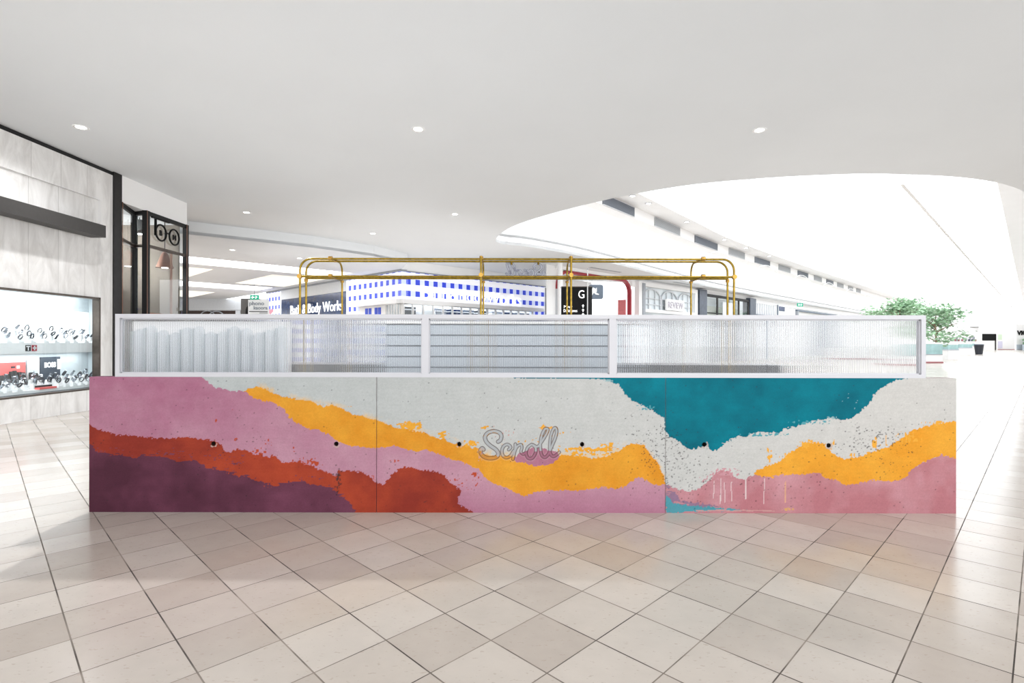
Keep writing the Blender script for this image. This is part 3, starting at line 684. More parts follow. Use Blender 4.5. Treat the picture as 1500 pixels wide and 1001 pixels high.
def paint(x, y):
    """paint colour (linear) and depth of relief on the counter face, in photo pixels"""
    L3 = lambda r, g, b: np.array([lin(r), lin(g), lin(b)])
    wx = x + 5 * (fbm(x, y, 13, 1) - .5) + 3.2 * (vn(x, y, 2.6, 5) - .5)
    wy = y + 5 * (fbm(x, y, 12, 8) - .5) + 3.4 * (vn(x, y, 2.3, 12) - .5)
    dry = vn(x, y, 2.2, 15)                                    # bristle breakup
    dry2 = vn(x, y, 9, 16, 1.6)
    col = np.empty(x.shape + (3,))
    t = np.clip((x - 300) / 1000, 0, 1)[..., None]
    col[:] = L3(192, 198, 198) * (1 - t) + L3(212, 210, 206) * t
    cloud = fbm(x, y, 46, 20); fine = vn(x, y, 1.6, 24); streak = vn(x, y, 30, 25, 2.0)
    def put(mask, c, c2=None):
        if c2 is None: col[mask] = c
        else:
            k = np.clip(.5 + (cloud - .5) * 1.5, 0, 1)[..., None]; cc = c * (1 - k) + c2 * k
            col[mask] = cc[mask]
    left = x < 975.2
    ptop = np.where(wx < 362, np.interp(wx, P_TOP[:, 0], P_TOP[:, 1]), np.interp(wx, O_LOW[:, 0], O_LOW[:, 1]))
    pk1, pk2 = L3(178, 116, 142), L3(200, 152, 170)
    kk = np.clip((cloud - .5) * .9 + .3 + np.clip((y - 560) / 110, 0, 1) * .45 + np.clip((x - 200) / 350, 0, 1) * .3 - .15, 0, 1)[..., None]
    kk = kk * np.clip(1.25 - np.clip((y - 690) / 60, 0, 1) * np.clip((x - 560) / 100, 0, 1), 0, 1)[..., None]
    pinkL = pk1 * (1 - kk) + pk2 * kk
    m = left & (wy > ptop - .5); col[m] = pinkL[m]
    # orange band, with dry-brushed upper edge
    ot = np.interp(wx, O_TOP[:, 0], O_TOP[:, 1]); ol = np.interp(wx, O_LOW[:, 0], O_LOW[:, 1])
    m = left & (wx > 358) & (wy > ot) & (wy < ol)
    oc, oc2 = L3(226, 148, 40), L3(240, 172, 58)
    put(m, oc, oc2)
    # thin scumbled paint just above the orange edge
    hz = left & (wx > 375) & (wy <= ot) & (wy > ot - 9); ka = np.clip(1 - (ot - wy) / 9, 0, 1) * np.clip((vn(x, y, 11, 81, 5) - .42) * 4, 0, 1) * (.35 + .5 * dry)
    ka = np.where(hz, ka, 0)[..., None]; col[:] = col * (1 - ka) + L3(242, 196, 120) * ka
    def fuzz(cx, cy, rx, ry, amt, nz): 
        d = ((x - cx) / rx) ** 2 + ((y - cy) / ry) ** 2
        return (d < 1) & (nz < amt * (1 - d * .7))
    for (cx, cy, rx, ry, am) in ((600, 624, 22, 8, .75), (648, 637, 15, 7, .6), (690, 650, 14, 7, .6), (712, 627, 9, 5, .6), (800, 626, 12, 5, .62), (830, 634, 14, 3, .4), (718, 632, 20, 8, .3),
                               (850, 661, 40, 10, .62), (890, 658, 26, 12, .55), (822, 660, 16, 7, .45), (772, 646, 26, 10, .34), (500, 596, 40, 7, .3), (735, 646, 14, 6, .3)):
        m = fuzz(cx, cy, rx, ry, am, .5 * dry + .5 * vn(x, y, 5, 31, 3)) & left & (wy < ot + 4); col[m] = oc2
    # red over pink, plum over red
    r1, r2 = L3(146, 54, 42), L3(186, 76, 48)
    m = left & inside(RED, wx + 1.5 * (dry - .5), wy + 3 * (dry - .5))
    kr = np.clip(.55 * (cloud - .3) / .4 + .6 * np.exp(-((x - 430) / 130) ** 2) - .1, 0, 1)[..., None]
    rc = r1 * (1 - kr) + r2 * kr; col[m] = rc[m]
    for (cx, cy, rx, ry, am) in ((450, 682, 26, 12, .36), (392, 650, 7, 7, .3), (380, 662, 12, 6, .4), (316, 617, 6, 3, .5), (340, 603, 4, 4, .4), (344, 644, 4, 3, .6), (430, 655, 3, 12, .4), (697, 697, 8, 5, .55), (690, 710, 18, 8, .25), (577, 676, 9, 4, .35), (667, 712, 14, 12, .3), (540, 700, 14, 6, .35)):
        m = fuzz(cx, cy, rx, ry, am, dry) & left & ~inside(RED, wx, wy); col[m] = r2 * 1.05
    p1, p2 = L3(84, 44, 60), L3(124, 70, 92)
    m = left & inside(PLUM, wx + 2 * (dry - .5), wy + 7 * (dry2 - .5))
    kp = np.clip(.45 * (cloud - .3) / .4 + .5 * np.clip((x - 200) / 250, 0, 1) + .35 * np.clip((690 - y) / 30, 0, 1) - .12, 0, 1)[..., None]
    pc = p1 * (1 - kp) + p2 * kp; col[m] = pc[m]
    for (cx, cy, rx, ry, am) in ((300, 672, 60, 12, .26), (345, 680, 30, 16, .34), (230, 664, 60, 8, .3), (160, 659, 30, 7, .3), (455, 702, 34, 8, .3)):
        m = fuzz(cx, cy, rx, ry, am, .4 * dry + .6 * dry2) & left; col[m] = (p2 * .75 + r1 * .25)
    # purple-pink blob under the lettering
    m = inside(BLOB, wx, wy); put(m, L3(176, 112, 134), L3(186, 128, 150))
    for (cx, cy, rx, ry, am) in ((725, 628, 16, 8, .22), (740, 636, 22, 10, .2), (704, 668, 8, 10, .2)):
        m = fuzz(cx, cy, rx, ry, am, dry) & left; col[m] = L3(214, 160, 150)
    # right panel
    rt = x >= 975.2
    q1, q2 = L3(190, 124, 132), L3(206, 152, 160)
    kq = np.clip((cloud - .3) / .4 * .8 + .35 * np.clip((735 - y) / 30, 0, 1) - .15, 0, 1)[..., None]
    qc = q1 * (1 - kq) + q2 * kq
    m = rt & (wy > np.interp(wx, P2T[:, 0], P2T[:, 1])); col[m] = qc[m]
    for (cx, cy, rx, ry, am) in ((1062, 693, 24, 9, .5), (1040, 700, 18, 8, .35)):
        m = fuzz(cx, cy, rx, ry, am, dry); col[m] = q2
    m = rt & inside(O2, wx, wy + 2 * (dry - .5)); put(m, L3(236, 158, 44), L3(244, 176, 62))
    for (cx, cy, rx, ry, am) in ((1127, 668, 8, 16, .5), (1330, 640, 26, 11, .52), (1300, 646, 22, 12, .3), (1282, 648, 5, 16, .6), (1185, 652, 24, 9, .5), (1155, 668, 16, 10, .4), (1216, 650, 14, 14, .3), (1370, 620, 26, 5, .5), (1250, 668, 8, 8, .4)):
        m = fuzz(cx, cy, rx, ry, am, .35 * dry + .65 * vn(x, y, 2.0, 33, 7)) & rt; col[m] = L3(243, 176, 66)
    m = inside(WEDGE, wx, wy) & rt; put(m, L3(92, 150, 164), L3(78, 162, 176))
    m = inside(SMEAR, wx, wy) & rt & (dry2 < .72); col[m] = L3(150, 120, 146)
    m = rt & (np.abs(y - 748.0 - 1.5 * (vn(x, y, 9, 41) - .5)) < .9) & (x > 1020) & (x < 1136); col[m] = L3(206, 160, 156)
    m = fuzz(1153, 746, 12, 2.5, .7, dry); col[m] = L3(226, 176, 110)
    for (cx, y0, y1, w) in ((1093, 701, 731, .9), (1056, 700, 738, .55), (1062, 706, 736, .5), (1072, 705, 734, .5), (1046, 704, 730, .5), (1120, 700, 738, .5), (1151, 704, 736, .8)):
        m = rt & (np.abs(x - cx - 1.2 * (vn(x, y, 14, 43) - .5)) < w) & (y > y0) & (y < y1); col[m] = (L3(226, 206, 206) if cx < 1130 else L3(226, 172, 140))
    tl1, tl2 = L3(0, 104, 122), L3(0, 130, 148)
    m = ((x > 878) & inside(TEAL, wx + 2 * (dry - .5), wy + 3.0 * (dry - .5))) | ((x > 752) & (x < 900) & (y < 554.2 + (x - 752) / 120 + 1.2 * (dry - .5)))
    kt = np.clip(.45 + (cloud - .5) * 1.5, 0, 1)[..., None]; tc = tl1 * (1 - kt) + tl2 * kt; col[m] = tc[m]
    for (cx, cy, rx, ry, am) in ((1250, 590, 20, 18, .2), (1262, 600, 8, 14, .26), (1215, 612, 20, 4, .4), (1008, 648, 12, 10, .2), (890, 557, 12, 3, .5)):
        m = fuzz(cx, cy, rx, ry, am, .5 * dry + .5 * dry2); col[m] = L3(150, 188, 192)
    for (cx, cy, rx, ry, am) in ((1120, 636, 40, 3.5, .5), (1190, 618, 40, 3.5, .5), (945, 597, 20, 4, .4)):
        m = fuzz(cx, cy, rx, ry, am, dry); col[m] = L3(90, 164, 174)
    # surface mottling of the cement and brush marks
    col *= (1 + .10 * (fine - .5) + .045 * (streak - .5) + .10 * (fbm(x, y, 16, 50) - .5))[..., None]
    dep = np.zeros(x.shape)
    # air holes
    for (cx, cy, r) in PITS:
        ix = np.searchsorted(XS, [cx - 2.5, cx + 2.5]); iy = np.searchsorted(YS, [cy - 2.5, cy + 2.5])
        if ix[1] <= ix[0] or iy[1] <= iy[0]: continue
        s = (slice(iy[0], iy[1]), slice(ix[0], ix[1]))
        d = np.hypot((x[s] - cx), (y[s] - cy) * 1.1); k = np.clip(1.25 - d / max(r * 1.25, .65), 0, 1)[..., None] * min(1, r / .6) * .9
        col[s] = col[s] * (1 - k) + L3(52, 46, 50) * k; dep[s] = np.maximum(dep[s], k[..., 0] * .35)
    # sunk script lettering
    bx = (x > 698) & (x < 826) & (y > 618) & (y < 682)
    if bx.any():
        X0, Y0 = x[bx], y[bx]; best = np.full(X0.shape, 99.0)
        for s, hw in zip(STROKES, HW):
            for (a, b) in zip(s[:-1], s[1:]):
                ax, ay = a; dx, dy_ = b[0] - ax, b[1] - ay; l2 = dx * dx + dy_ * dy_ + 1e-9
                tt = np.clip(((X0 - ax) * dx + (Y0 - ay) * dy_) / l2, 0, 1)
                best = np.minimum(best, np.hypot(X0 - ax - tt * dx, Y0 - ay - tt * dy_) - hw)
        c = col[bx]; up = (Y0 < 661 + 3 * (vn(X0, Y0, 6, 60) - .5)) & ~((X0 < 716) & (Y0 > 654))
        fill = np.where(up[:, None], L3(182, 186, 188), c * .72 + L3(120, 84, 100) * .28)
        orange_rim = (Y0 < 640) & (best > -1.0) & (vn(X0, Y0, 4, 61) < .5)
        fill = np.where(orange_rim[:, None], L3(206, 150, 70), fill)
        kf = np.clip(.5 - best, 0, 1)[:, None]; c = c * (1 - kf) + fill * kf
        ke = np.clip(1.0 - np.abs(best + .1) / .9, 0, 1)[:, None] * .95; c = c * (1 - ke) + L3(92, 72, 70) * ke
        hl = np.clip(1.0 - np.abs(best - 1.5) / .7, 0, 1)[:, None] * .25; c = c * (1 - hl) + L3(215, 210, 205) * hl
        col[bx] = c; dep[bx] = np.maximum(dep[bx], np.clip(.3 - best, 0, 1) * .9)
    for (cx, cy) in HOLES:
        d = np.hypot(x - cx, y - cy); m = (d > 4.0) & (d < 5.6) & (dry > .35) & ((x - cx) + (y - cy) > -1); col[m] = L3(198, 176, 166)
    return np.clip(col * MUR, 0, 1), dep

def mural_mat():
    m = bpy.data.materials.new('painted_cast_concrete'); m.use_nodes = True; nt = m.node_tree; L = nt.links; N = nt.nodes.new
    b = nt.nodes['Principled BSDF']; b.inputs['Roughness'].default_value = .55; b.inputs['Specular IOR Level'].default_value = .1
    at_ = N('ShaderNodeAttribute'); at_.attribute_name = 'paint'
    tc = N('ShaderNodeTexCoord'); n = N('ShaderNodeTexNoise'); n.inputs['Scale'].default_value = 120; n.inputs['Detail'].default_value = 4; L.new(tc.outputs['Object'], n.inputs['Vector'])
    mr = N('ShaderNodeMapRange'); mr.inputs[1].default_value = .3; mr.inputs[2].default_value = .7; mr.inputs[3].default_value = .95; mr.inputs[4].default_value = 1.05; L.new(n.outputs['Fac'], mr.inputs[0])
    mx = N('ShaderNodeMix'); mx.data_type = 'RGBA'; mx.blend_type = 'MULTIPLY'; mx.inputs[0].default_value = 1; L.new(at_.outputs['Color'], mx.inputs[6]); L.new(mr.outputs[0], mx.inputs[7])
    L.new(mx.outputs[2], b.inputs['Base Color'])
    bp = N('ShaderNodeBump'); bp.inputs['Strength'].default_value = .15; bp.inputs['Distance'].default_value = .004; L.new(n.outputs['Fac'], bp.inputs['Height']); L.new(bp.outputs[0], b.inputs['Normal'])
    return m
M['tube'] = mat('pale_blue_tube', rgb(216, 221, 225), .5)
M['mural'] = mural_mat()
M['steelpale'] = mat('pale_silver', rgb(136, 138, 152), .4)
M['concrete'] = mat('raw_concrete', rgb(170, 160, 158), .8, vary=.1, scale=12)
TH = .11
counter = thing('concrete_counter', 'long cast concrete counter front painted with drifting pink, orange, teal and plum bands', 'counter', (sx(766), DS, 0))
CXo = sx(766)
def grid(a, b, step): return list(np.linspace(a, b, int(round((b - a) / step)) + 1))
ybase = grid(553.3, 622, 1.0) + grid(622, 682, .5)[1:] + grid(682, 751.5, 1.0)[1:]
for (a, b) in ((131, 551.7), (552.3, 974.9), (975.4, 1401)):
    if a < 700 < b: xs = grid(a, 702, 1.0) + grid(702, 824, .5)[1:] + grid(824, b, 1.0)[1:]
    else: xs = grid(a, b, 1.0)
    XS = np.array(xs); YS = np.array(ybase)
    gx, gy = np.meshgrid(XS, YS)
    col, dep = paint(gx, gy)
    # seam edges are chipped and a little darker
    e = np.minimum(np.abs(gx - a) if a > 200 else 99, np.abs(gx - b) if b < 1390 else 99)
    k = (np.clip(1.6 - e, 0, 1) * .14 * (vn(gx, gy, 5, 71) > .35))[..., None]; col = col * (1 - k) + np.array([.05, .045, .045]) * k
    ny, nx = gx.shape
    co = np.empty((ny, nx, 3)); co[..., 0] = (gx - CX) * PXM - CXo; co[..., 1] = dep * .004; co[..., 2] = EYE - (gy - CY) * PXM
    co[-1, :, 2] = 0.0
    idx = np.arange(ny * nx).reshape(ny, nx)
    quads = np.stack([idx[1:, :-1], idx[1:, 1:], idx[:-1, 1:], idx[:-1, :-1]], -1).reshape(-1, 4)
    cxm = (gx[:-1, :-1] + gx[1:, 1:]) / 2; cym = (gy[:-1, :-1] + gy[1:, 1:]) / 2
    keep = np.ones(cxm.shape, bool)
    for (hx, hy) in HOLES: keep &= np.hypot(cxm - hx, cym - hy) > 3.3
    quads = quads[keep.reshape(-1)]
    # sides, top and back
    x0, x1 = co[0, 0, 0], co[0, -1, 0]; z1 = co[0, 0, 2]
    ex = np.array([(x0, 0, 0), (x1, 0, 0), (x1, 0, z1), (x0, 0, z1), (x0, TH, 0), (x1, TH, 0), (x1, TH, z1), (x0, TH, z1)])
    n0 = ny * nx
    eq = np.array([(4, 7, 6, 5), (3, 2, 6, 7), (0, 3, 7, 4), (1, 5, 6, 2)]) + n0
    verts = np.vstack([co.reshape(-1, 3), ex]); quads = np.vstack([quads, eq]).astype(np.int32)
    me = bpy.data.meshes.new('panel'); me.vertices.add(len(verts)); me.vertices.foreach_set('co', verts.astype(np.float32).ravel())
    me.loops.add(quads.size); me.loops.foreach_set('vertex_index', quads.ravel())
    me.polygons.add(len(quads)); me.polygons.foreach_set('loop_start', np.arange(0, quads.size, 4, dtype=np.int32)); me.polygons.foreach_set('loop_total', np.full(len(quads), 4, np.int32))
    me.update(calc_edges=True)
    at_ = me.color_attributes.new('paint', 'FLOAT_COLOR', 'POINT')
    cc = np.ones((len(verts), 4), np.float32); cc[:n0, :3] = col.reshape(-1, 3)
    side = {131: ((104, 60, 80),) * 1, 552.3: ((170, 165, 165),), 975.4: ((170, 150, 150),)}[a][0]
    cc[n0:, :3] = [lin(v) for v in side]
    at_.data.foreach_set('color', cc.ravel())
    me.materials.append(M['mural'])
    o = bpy.data.objects.new('panel', me); COL.objects.link(o); o.parent = counter
    for (hx, hy) in HOLES:
        if a < hx < b:
            r = 4.1 * PXM; h = MB(); n = 20; X, Z = sx(hx) - CXo, sz(hy); v = []
            for (rr, yy) in ((r, .0008), (r * .8, .02), (r * .7, .09)):
                v += [(X + rr * math.cos(2 * PI * k / n), yy, Z + rr * math.sin(2 * PI * k / n)) for k in range(n)]
            f = [(i * n + k, i * n + (k + 1) % n, (i + 1) * n + (k + 1) % n, (i + 1) * n + k) for i in range(2) for k in range(n)] + [tuple(range(2 * n, 3 * n))]
            me2 = bpy.data.meshes.new('tie_hole'); me2.from_pydata(v, [], f); me2.materials.append(M['brown'])
            ho = bpy.data.objects.new('tie_hole', me2); COL.objects.link(ho); ho.parent = o
# ---------------------------------------------------------------- reeded glass screen standing on the counter
TOPZ = sz(553.3)
scr = thing('glass_screen', 'low white framed reeded glass screen standing along the top of the painted counter', 'screen', (sx(762.5), DS + .004, TOPZ))
OX = sx(762.5); Hs = sz(461) - TOPZ
def fx(px): return sx(px) - OX
f = MB()
f.box(fx(168), fx(1357), 0, .06, Hs - .034, Hs); f.box(fx(168), fx(1357), 0, .06, 0, .030)
f.box(fx(168), fx(174.5), 0, .06, .030, Hs - .034); f.box(fx(1350.5), fx(1357), 0, .06, .030, Hs - .034)
f.build('outer_frame', M['frame'], scr)
for (p, q) in ((617.5, 628), (892.8, 903.2)):
    MB().box(fx(p), fx(q), .002, .058, .030, Hs - .034).build('mullion', M['frame'], scr)
b = MB()
for (p, q) in ((174.5, 617.5), (628, 892.8), (903.2, 1350.5)):
    b.box(fx(p), fx(q), .018, .042, Hs - .044, Hs - .034); b.box(fx(p), fx(q), .018, .042, .030, .038)
    b.box(fx(p), fx(p) + .008, .018, .042, .03, Hs - .034); b.box(fx(q) - .008, fx(q), .018, .042, .03, Hs - .034)
b.build('glazing_bead', M['frame'], scr)
for (p, q) in ((176, 410.6), (411.4, 616.2), (629.4, 891.4), (904.6, 1125.6), (1126.4, 1349)):
    x0, x1 = fx(p), fx(q); z0, z1 = .033, Hs - .038; pitch = .0150; n = int(round((x1 - x0) / pitch)); sub = 8; v = []; fc = []
    N_ = n * sub
    for i in range(N_ + 1):
        x = x0 + (x1 - x0) * i / N_; y = .026 - .0033 * (1 - math.cos(2 * PI * i / sub))
        v += [(x, y, z0), (x, y, z1)]
    for i in range(N_): fc.append((2 * i, 2 * i + 2, 2 * i + 3, 2 * i + 1))
    o0 = len(v); pass
    me = bpy.data.meshes.new('reeded_pane'); 
    ns = len(fc); o0 = len(v)
    for i in range(n + 1):
        x = min(max(x0 + (x1 - x0) * i / n, x0 + .002), x1 - .002); k = len(v)
        v += [(x - .0013, .0278, z0), (x + .0013, .0278, z0), (x + .0013, .0278, z1), (x - .0013, .0278, z1)]; fc.append((k, k + 1, k + 2, k + 3))
    me.from_pydata(v, [], fc); me.materials.append(M['fluted']); me.materials.append(M['web'])
    for q_, p_ in enumerate(me.polygons):
        if q_ >= ns: p_.material_index = 1
        elif q_ < N_: p_.use_smooth = True
    o = bpy.data.objects.new('reeded_pane', me); COL.objects.link(o); o.parent = scr
# ---------------------------------------------------------------- inside the kiosk
t = thing('kiosk_worktop', 'white worktop counter running behind the painted concrete counter and glass screen', 'counter', (0.1, DS + TH + .01, 0))
MB().box(-3.35, 3.3, 0, .95, 0, 1.02).build('counter_body', M['white'], t); MB().box(-3.35, 3.35, 0, 1.05, 1.02, 1.06).build('counter_top', M['white'], t)
arch = thing('scalloped_display', 'white scalloped panel of round topped tubes behind the end pane of the glass screen', 'panel', (sx(292), DS + TH + .03, 1.065))
MB().box(-.68, .66, .05, .06, 0, Hs - .06 + TOPZ - 1.06).build('backing_board', M['stand'], arch)
for k in range(13):
    cxk = -.62 + k * .101; h = .435 + .03 * math.sin(k * 1.7)
    mb = MB(); n = 8; prof = []
    v = []
    for (zz, rr) in [(0, 1), (h - .05, 1), (h - .03, .92), (h - .012, .7), (h, .3), (h + .002, .02)]:
        v += [(cxk + .046 * rr * math.cos(PI * j / n), .05 - .04 * rr * math.sin(PI * j / n), zz) for j in range(n + 1)]
    fc = [(i * (n + 1) + j, i * (n + 1) + j + 1, (i + 1) * (n + 1) + j + 1, (i + 1) * (n + 1) + j) for i in range(5) for j in range(n)]
    MB().box(cxk - .054, cxk - .0465, .02, .05, 0, h - .02).build('seam', M['bluegrey'], arch)  # coloured strip standing in for the shade between neighbouring tubes
    mb.add(v, fc).build('round_topped_tube', M['tube'], arch, smooth=True)
t = thing('back_bar', 'blue grey kiosk cabinet with horizontal boards showing through the middle glass pane', 'cabinet', (-.12, 5.75, 0))
m_ = MB().box(-1.36, 1.32, .02, .5, 0, 1.58).build('cabinet_carcass', M['slatdark'], t)
for k in range(14): MB().box(-1.36, 1.32, 0, .02, .01 + k * .1125, .01 + k * .1125 + .097).build('board', M['slat'], t)
MB().box(-1.38, 1.34, -.02, .52, 1.585, 1.61).build('cabinet_top', M['white'], t)
for i, (x0, x1, lab) in enumerate(((-2.95, -1.6, 'dark topped kiosk counter seen through the second glass pane'), (1.4, 3.2, 'dark topped kiosk counter seen through the pane under the teal paint'))):
    t = thing('dark_topped_counter', lab, 'counter', ((x0 + x1) / 2, 6.2, 0))
    w2 = (x1 - x0) / 2
    MB().box(-w2, w2, 0, .6, 0, 1.0).build('counter_body', M['midgrey'], t); MB().box(-w2 - .03, w2 + .03, -.03, .63, 1.0, 1.14).build('counter_top', M['laser'], t)
# ---------------------------------------------------------------- brass rails
D1 = 4.95; D2 = D1 * 311 / 302; D3 = D1 / .936
def rx(px): return (px - CX) * D1 / F
def rz(py): return EYE - (py - CY) * D1 / F
rail = thing('brass_rail_frame', 'aged brass pipe rail frame with double top bars rising behind the glass screen', 'rail', (rx(757), D1, 1.06))
ox, oz = rx(757), 1.06
rr = .0098
zt, zl = rz(379.8), rz(405.5)
def arc_pts(x_end, y, ztop, side, r=.105):
    return [(x_end - side * r + side * r * math.sin(a), y, ztop - r + r * math.cos(a)) for a in [i * PI / 2 / 8 for i in range(9)]]
for (y, xa, xb, nm) in ((0, rx(439.3) - ox, rx(1075) - ox, 'hoop'), (D2 - D1, rx(439.3) - ox, rx(1075) - ox, 'hoop')):
    pts = [(xa, y, 0)] + [(p[0], p[1], p[2] - oz) for p in arc_pts(xa, y, zt, -1)[::-1]] + [(p[0], p[1], p[2] - oz) for p in arc_pts(xb, y, zt, 1)] + [(xb, y, 0)]
    MB().tube(pts, rr, 12).build(nm, M['brass'], rail, smooth=True)
    MB().cyl((xa, y, zl - oz), (xb, y, zl - oz), rr, 12).build('rail_bar', M['brass'], rail, smooth=True)
def joint(x, y, z, r=.021, t=.03, name='joint_disc', ax=1):
    d = Vector((0, 1, 0)) if ax == 1 else (Vector((0, 0, 1)) if ax == 2 else Vector((1, 0, 0)))
    c = Vector((x, y, z)); MB().cyl(c - d * t / 2, c + d * t / 2, r, 16).build(name, M['brassfit'], rail, smooth=True)
for px in (439.3, 1075): joint(rx(px) - ox, -.008, zl - oz)
for px in (439.3, 1075): joint(rx(px) - ox, D2 - D1, zl - oz - .02, .017, .03, 'collar', 2)
for px in (484, 705, 836, 1030):
    x = rx(px) - ox; yd = D3 - D1
    for z in (zt - oz, zl - oz):
        joint(x, 0, z + .006, .019, .034, 'clamp', 0); joint(x, D2 - D1, z + .004, .015, .024, 'clamp', 0)
    pts = [(x, -.0, zt - oz + .004), (x, yd - .09, zt - oz + .004)] + [(x, yd - .09 + .09 * math.sin(a), zt - oz + .004 - .09 + .09 * math.cos(a)) for a in [i * PI / 12 for i in range(1, 7)]] + [(x, yd, -.0)]
    MB().tube(pts, rr * .92, 12).build('cross_hoop', M['brass'], rail, smooth=True)
    MB().cyl((x, 0, zl - oz), (x, yd, zl - oz), rr * .92, 10).build('cross_bar', M['brass'], rail, smooth=True)
    joint(x, yd, zl - oz - .012, .017, .02, 'flange', 2)
for px in (704.6, 836):
    x = rx(px) - ox
    MB().cyl((x, -.022, 0), (x, -.022, zt - oz + .026), rr, 12).build('post', M['brass'], rail, smooth=True)
    joint(x, -.03, zl - oz + .012, .020, .03)
    joint(x, -.022, zt - oz + .02, .013, .012, 'finial', 2)
# hanging script sign, seen from behind
D4 = D2
sgn = thing('hanging_script_sign', 'silver outlined script sign hanging from the brass rail, seen reversed from behind', 'sign', (0, D4, 0))
ks = 57.0 / (820.5 - 703.5); cxs, cys = 768.5, 0
def smap(p, off=0):
    X = cxs - (p[0] - 762) * ks; Y = 384.5 + (p[1] - 627) * ks * .92
    q = at(X, Y, D4); return (q.x, 0.0, q.z)
for s, hw in zip(STROKES, HW):
    mb = MB(); nrm = []
    for i, p in enumerate(s):
        a = s[max(i - 1, 0)]; b_ = s[min(i + 1, len(s) - 1)]; dx, dy_ = b_[0] - a[0], b_[1] - a[1]; l = math.hypot(dx, dy_) or 1
        nrm.append((-dy_ / l, dx / l))
    Lp = [smap((p[0] + n[0] * 2.2, p[1] + n[1] * 2.2)) for p, n in zip(s, nrm)]; Rp = [smap((p[0] - n[0] * 2.2, p[1] - n[1] * 2.2)) for p, n in zip(s, nrm)]
    loop = Lp + Rp[::-1]
    ed = MB().tube(loop, .0038, 6, True).build('letter_edge', M['steelpale'], sgn)
    v = [(p[0], .004, p[2]) for p in Lp] + [(p[0], .004, p[2]) for p in Rp]; n = len(Lp)
    v += [(p[0], .008, p[2]) for p in Lp] + [(p[0], .008, p[2]) for p in Rp]
    fc = [(i, i + 1, n + i + 1, n + i) for i in range(n - 1)] + [(2 * n + i, 3 * n + i, 3 * n + i + 1, 2 * n + i + 1) for i in range(n - 1)]
    MB().add(v, fc).build('letter_face', M['palegrey'], ed)
for px in (749, 788.5):
    q = at(px, 386.5, D4); MB().cyl((q.x, 0, q.z - .012), (q.x, 0, zt - rr), .005, 8).build('hanger', M['brass'], sgn)
    MB().cyl((q.x, 0, zt - .028), (q.x, 0, zt - rr + .001), .010, 10).build('hanger_clip', M['brass'], sgn)
q = at(789.5, 399, D4); MB().cyl((q.x, -.004, q.z), (q.x, -.012, q.z), .006, 10).build('cable_gland', M['matblack'], sgn)
# ---------------------------------------------------------------- shops along the mall
AX = PI / 4
def uv(px, c): d = F * c / (1528 - px); return d
def fzu(py, px, c): return EYE + (CY - py) * c / (1528 - px)         # height on a u-facade
# --- body care shop on the corner, blue gingham
CB, CL = 28.4, 18.6
dc = (CB + CL) / 2; Xc = dc - CB                   # corner
ZT = 4.5
bb = thing('gingham_shopfront', 'corner shopfront clad in blue and white gingham with white lettering', 'shopfront', (Xc, dc, 0))
def su(px): return (uv(px, CB) - dc) * R2           # metres along right face from the corner
def sl(px): return -(F * CL / (px + 28) - dc) * R2  # metres along left face (negative going away)
rf = bpy.data.objects.new('corridor_face', None); COL.objects.link(rf); rf.parent = bb; rf.rotation_euler = (0, 0, PI / 4)
lf = bpy.data.objects.new('mall_corner_face', None); COL.objects.link(lf); lf.parent = bb; lf.rotation_euler = (0, 0, -PI / 4)
LR = su(798.5); LLn = sl(391)
mb = MB(); mb.box(0, LR, 0, .35, 3.2, ZT); mb.box(su(782), LR, 0, .35, 0, 3.2)
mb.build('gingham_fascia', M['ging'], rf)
mb = MB(); mb.box(sl(507), 0, 0, .35, 3.2, ZT); mb.box(sl(507), sl(524), 0, .35, 0, 3.2)
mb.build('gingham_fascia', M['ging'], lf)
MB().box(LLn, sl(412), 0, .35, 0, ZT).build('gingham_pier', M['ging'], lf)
mb = MB(); mb.box(sl(412), sl(507), .0, .3, 0, 3.95); mb.build('navy_glass_panel', M['navy'], lf)
mb = MB(); mb.box(sl(412), sl(507), -.02, .32, 3.95, ZT).build('panel_header', M['palegrey'], lf)
MB().box(LLn - .1, .0, -.04, .3, ZT, ZT + .09).build('shadow_gap', M['midgrey'], lf); MB().box(0, LR + .1, -.04, .3, ZT, ZT + .05).build('shadow_gap', M['midgrey'], rf)
MB().box(su(799), su(800.4), -.12, .2, 0, ZT - .02).build('corner_post', M['matblack'], rf)
# canopy and glazed front
MB().box(-.15, su(790), -.35, .35, 3.07, 3.25).build('canopy', M['white'], rf); MB().box(sl(525), .15, -.35, .35, 3.07, 3.25).build('canopy', M['white'], lf)
n = 15
for k in range(n + 1):
    x = .1 + (su(782) - .1) * k / n; MB().box(x - .035, x + .035, .05, .15, 0, 3.08).build('glazing_bar', M['white'], rf)
for k in range(7):
    x = sl(564) * k / 6.0; MB().box(x - .04, x + .04, .05, .15, 0, 3.08).build('glazing_bar', M['white'], lf)
MB().box(.1, su(782), .09, .11, .1, 3.08).build('shop_glass', M['pane'], rf); MB().box(sl(564), 0, .09, .11, .1, 3.08).build('shop_glass', M['pane'], lf)
MB().box(sl(526), sl(564), .02, .12, 0, 3.08).build('white_panel', M['white'], lf)
for px in (536.5, 541.5, 550.5, 555.5):
    MB().box(sl(px) - .12, sl(px) + .12, .0, .02, 2.5, 2.98).build('blue_window', M['blue'], lf)
mb = MB()
text_mesh('lettering', 'Bath&BodyWorks', .84, M['letter'], rf, (su(618), -.05, 3.36), .02, width=su(762) - su(618), bold=-.014)
text_mesh('lettering', 'Bath & Body Works', .8, M['letter'], lf, (sl(427), -.06, 2.98), .02, width=sl(503.5) - sl(427), bold=-.012)
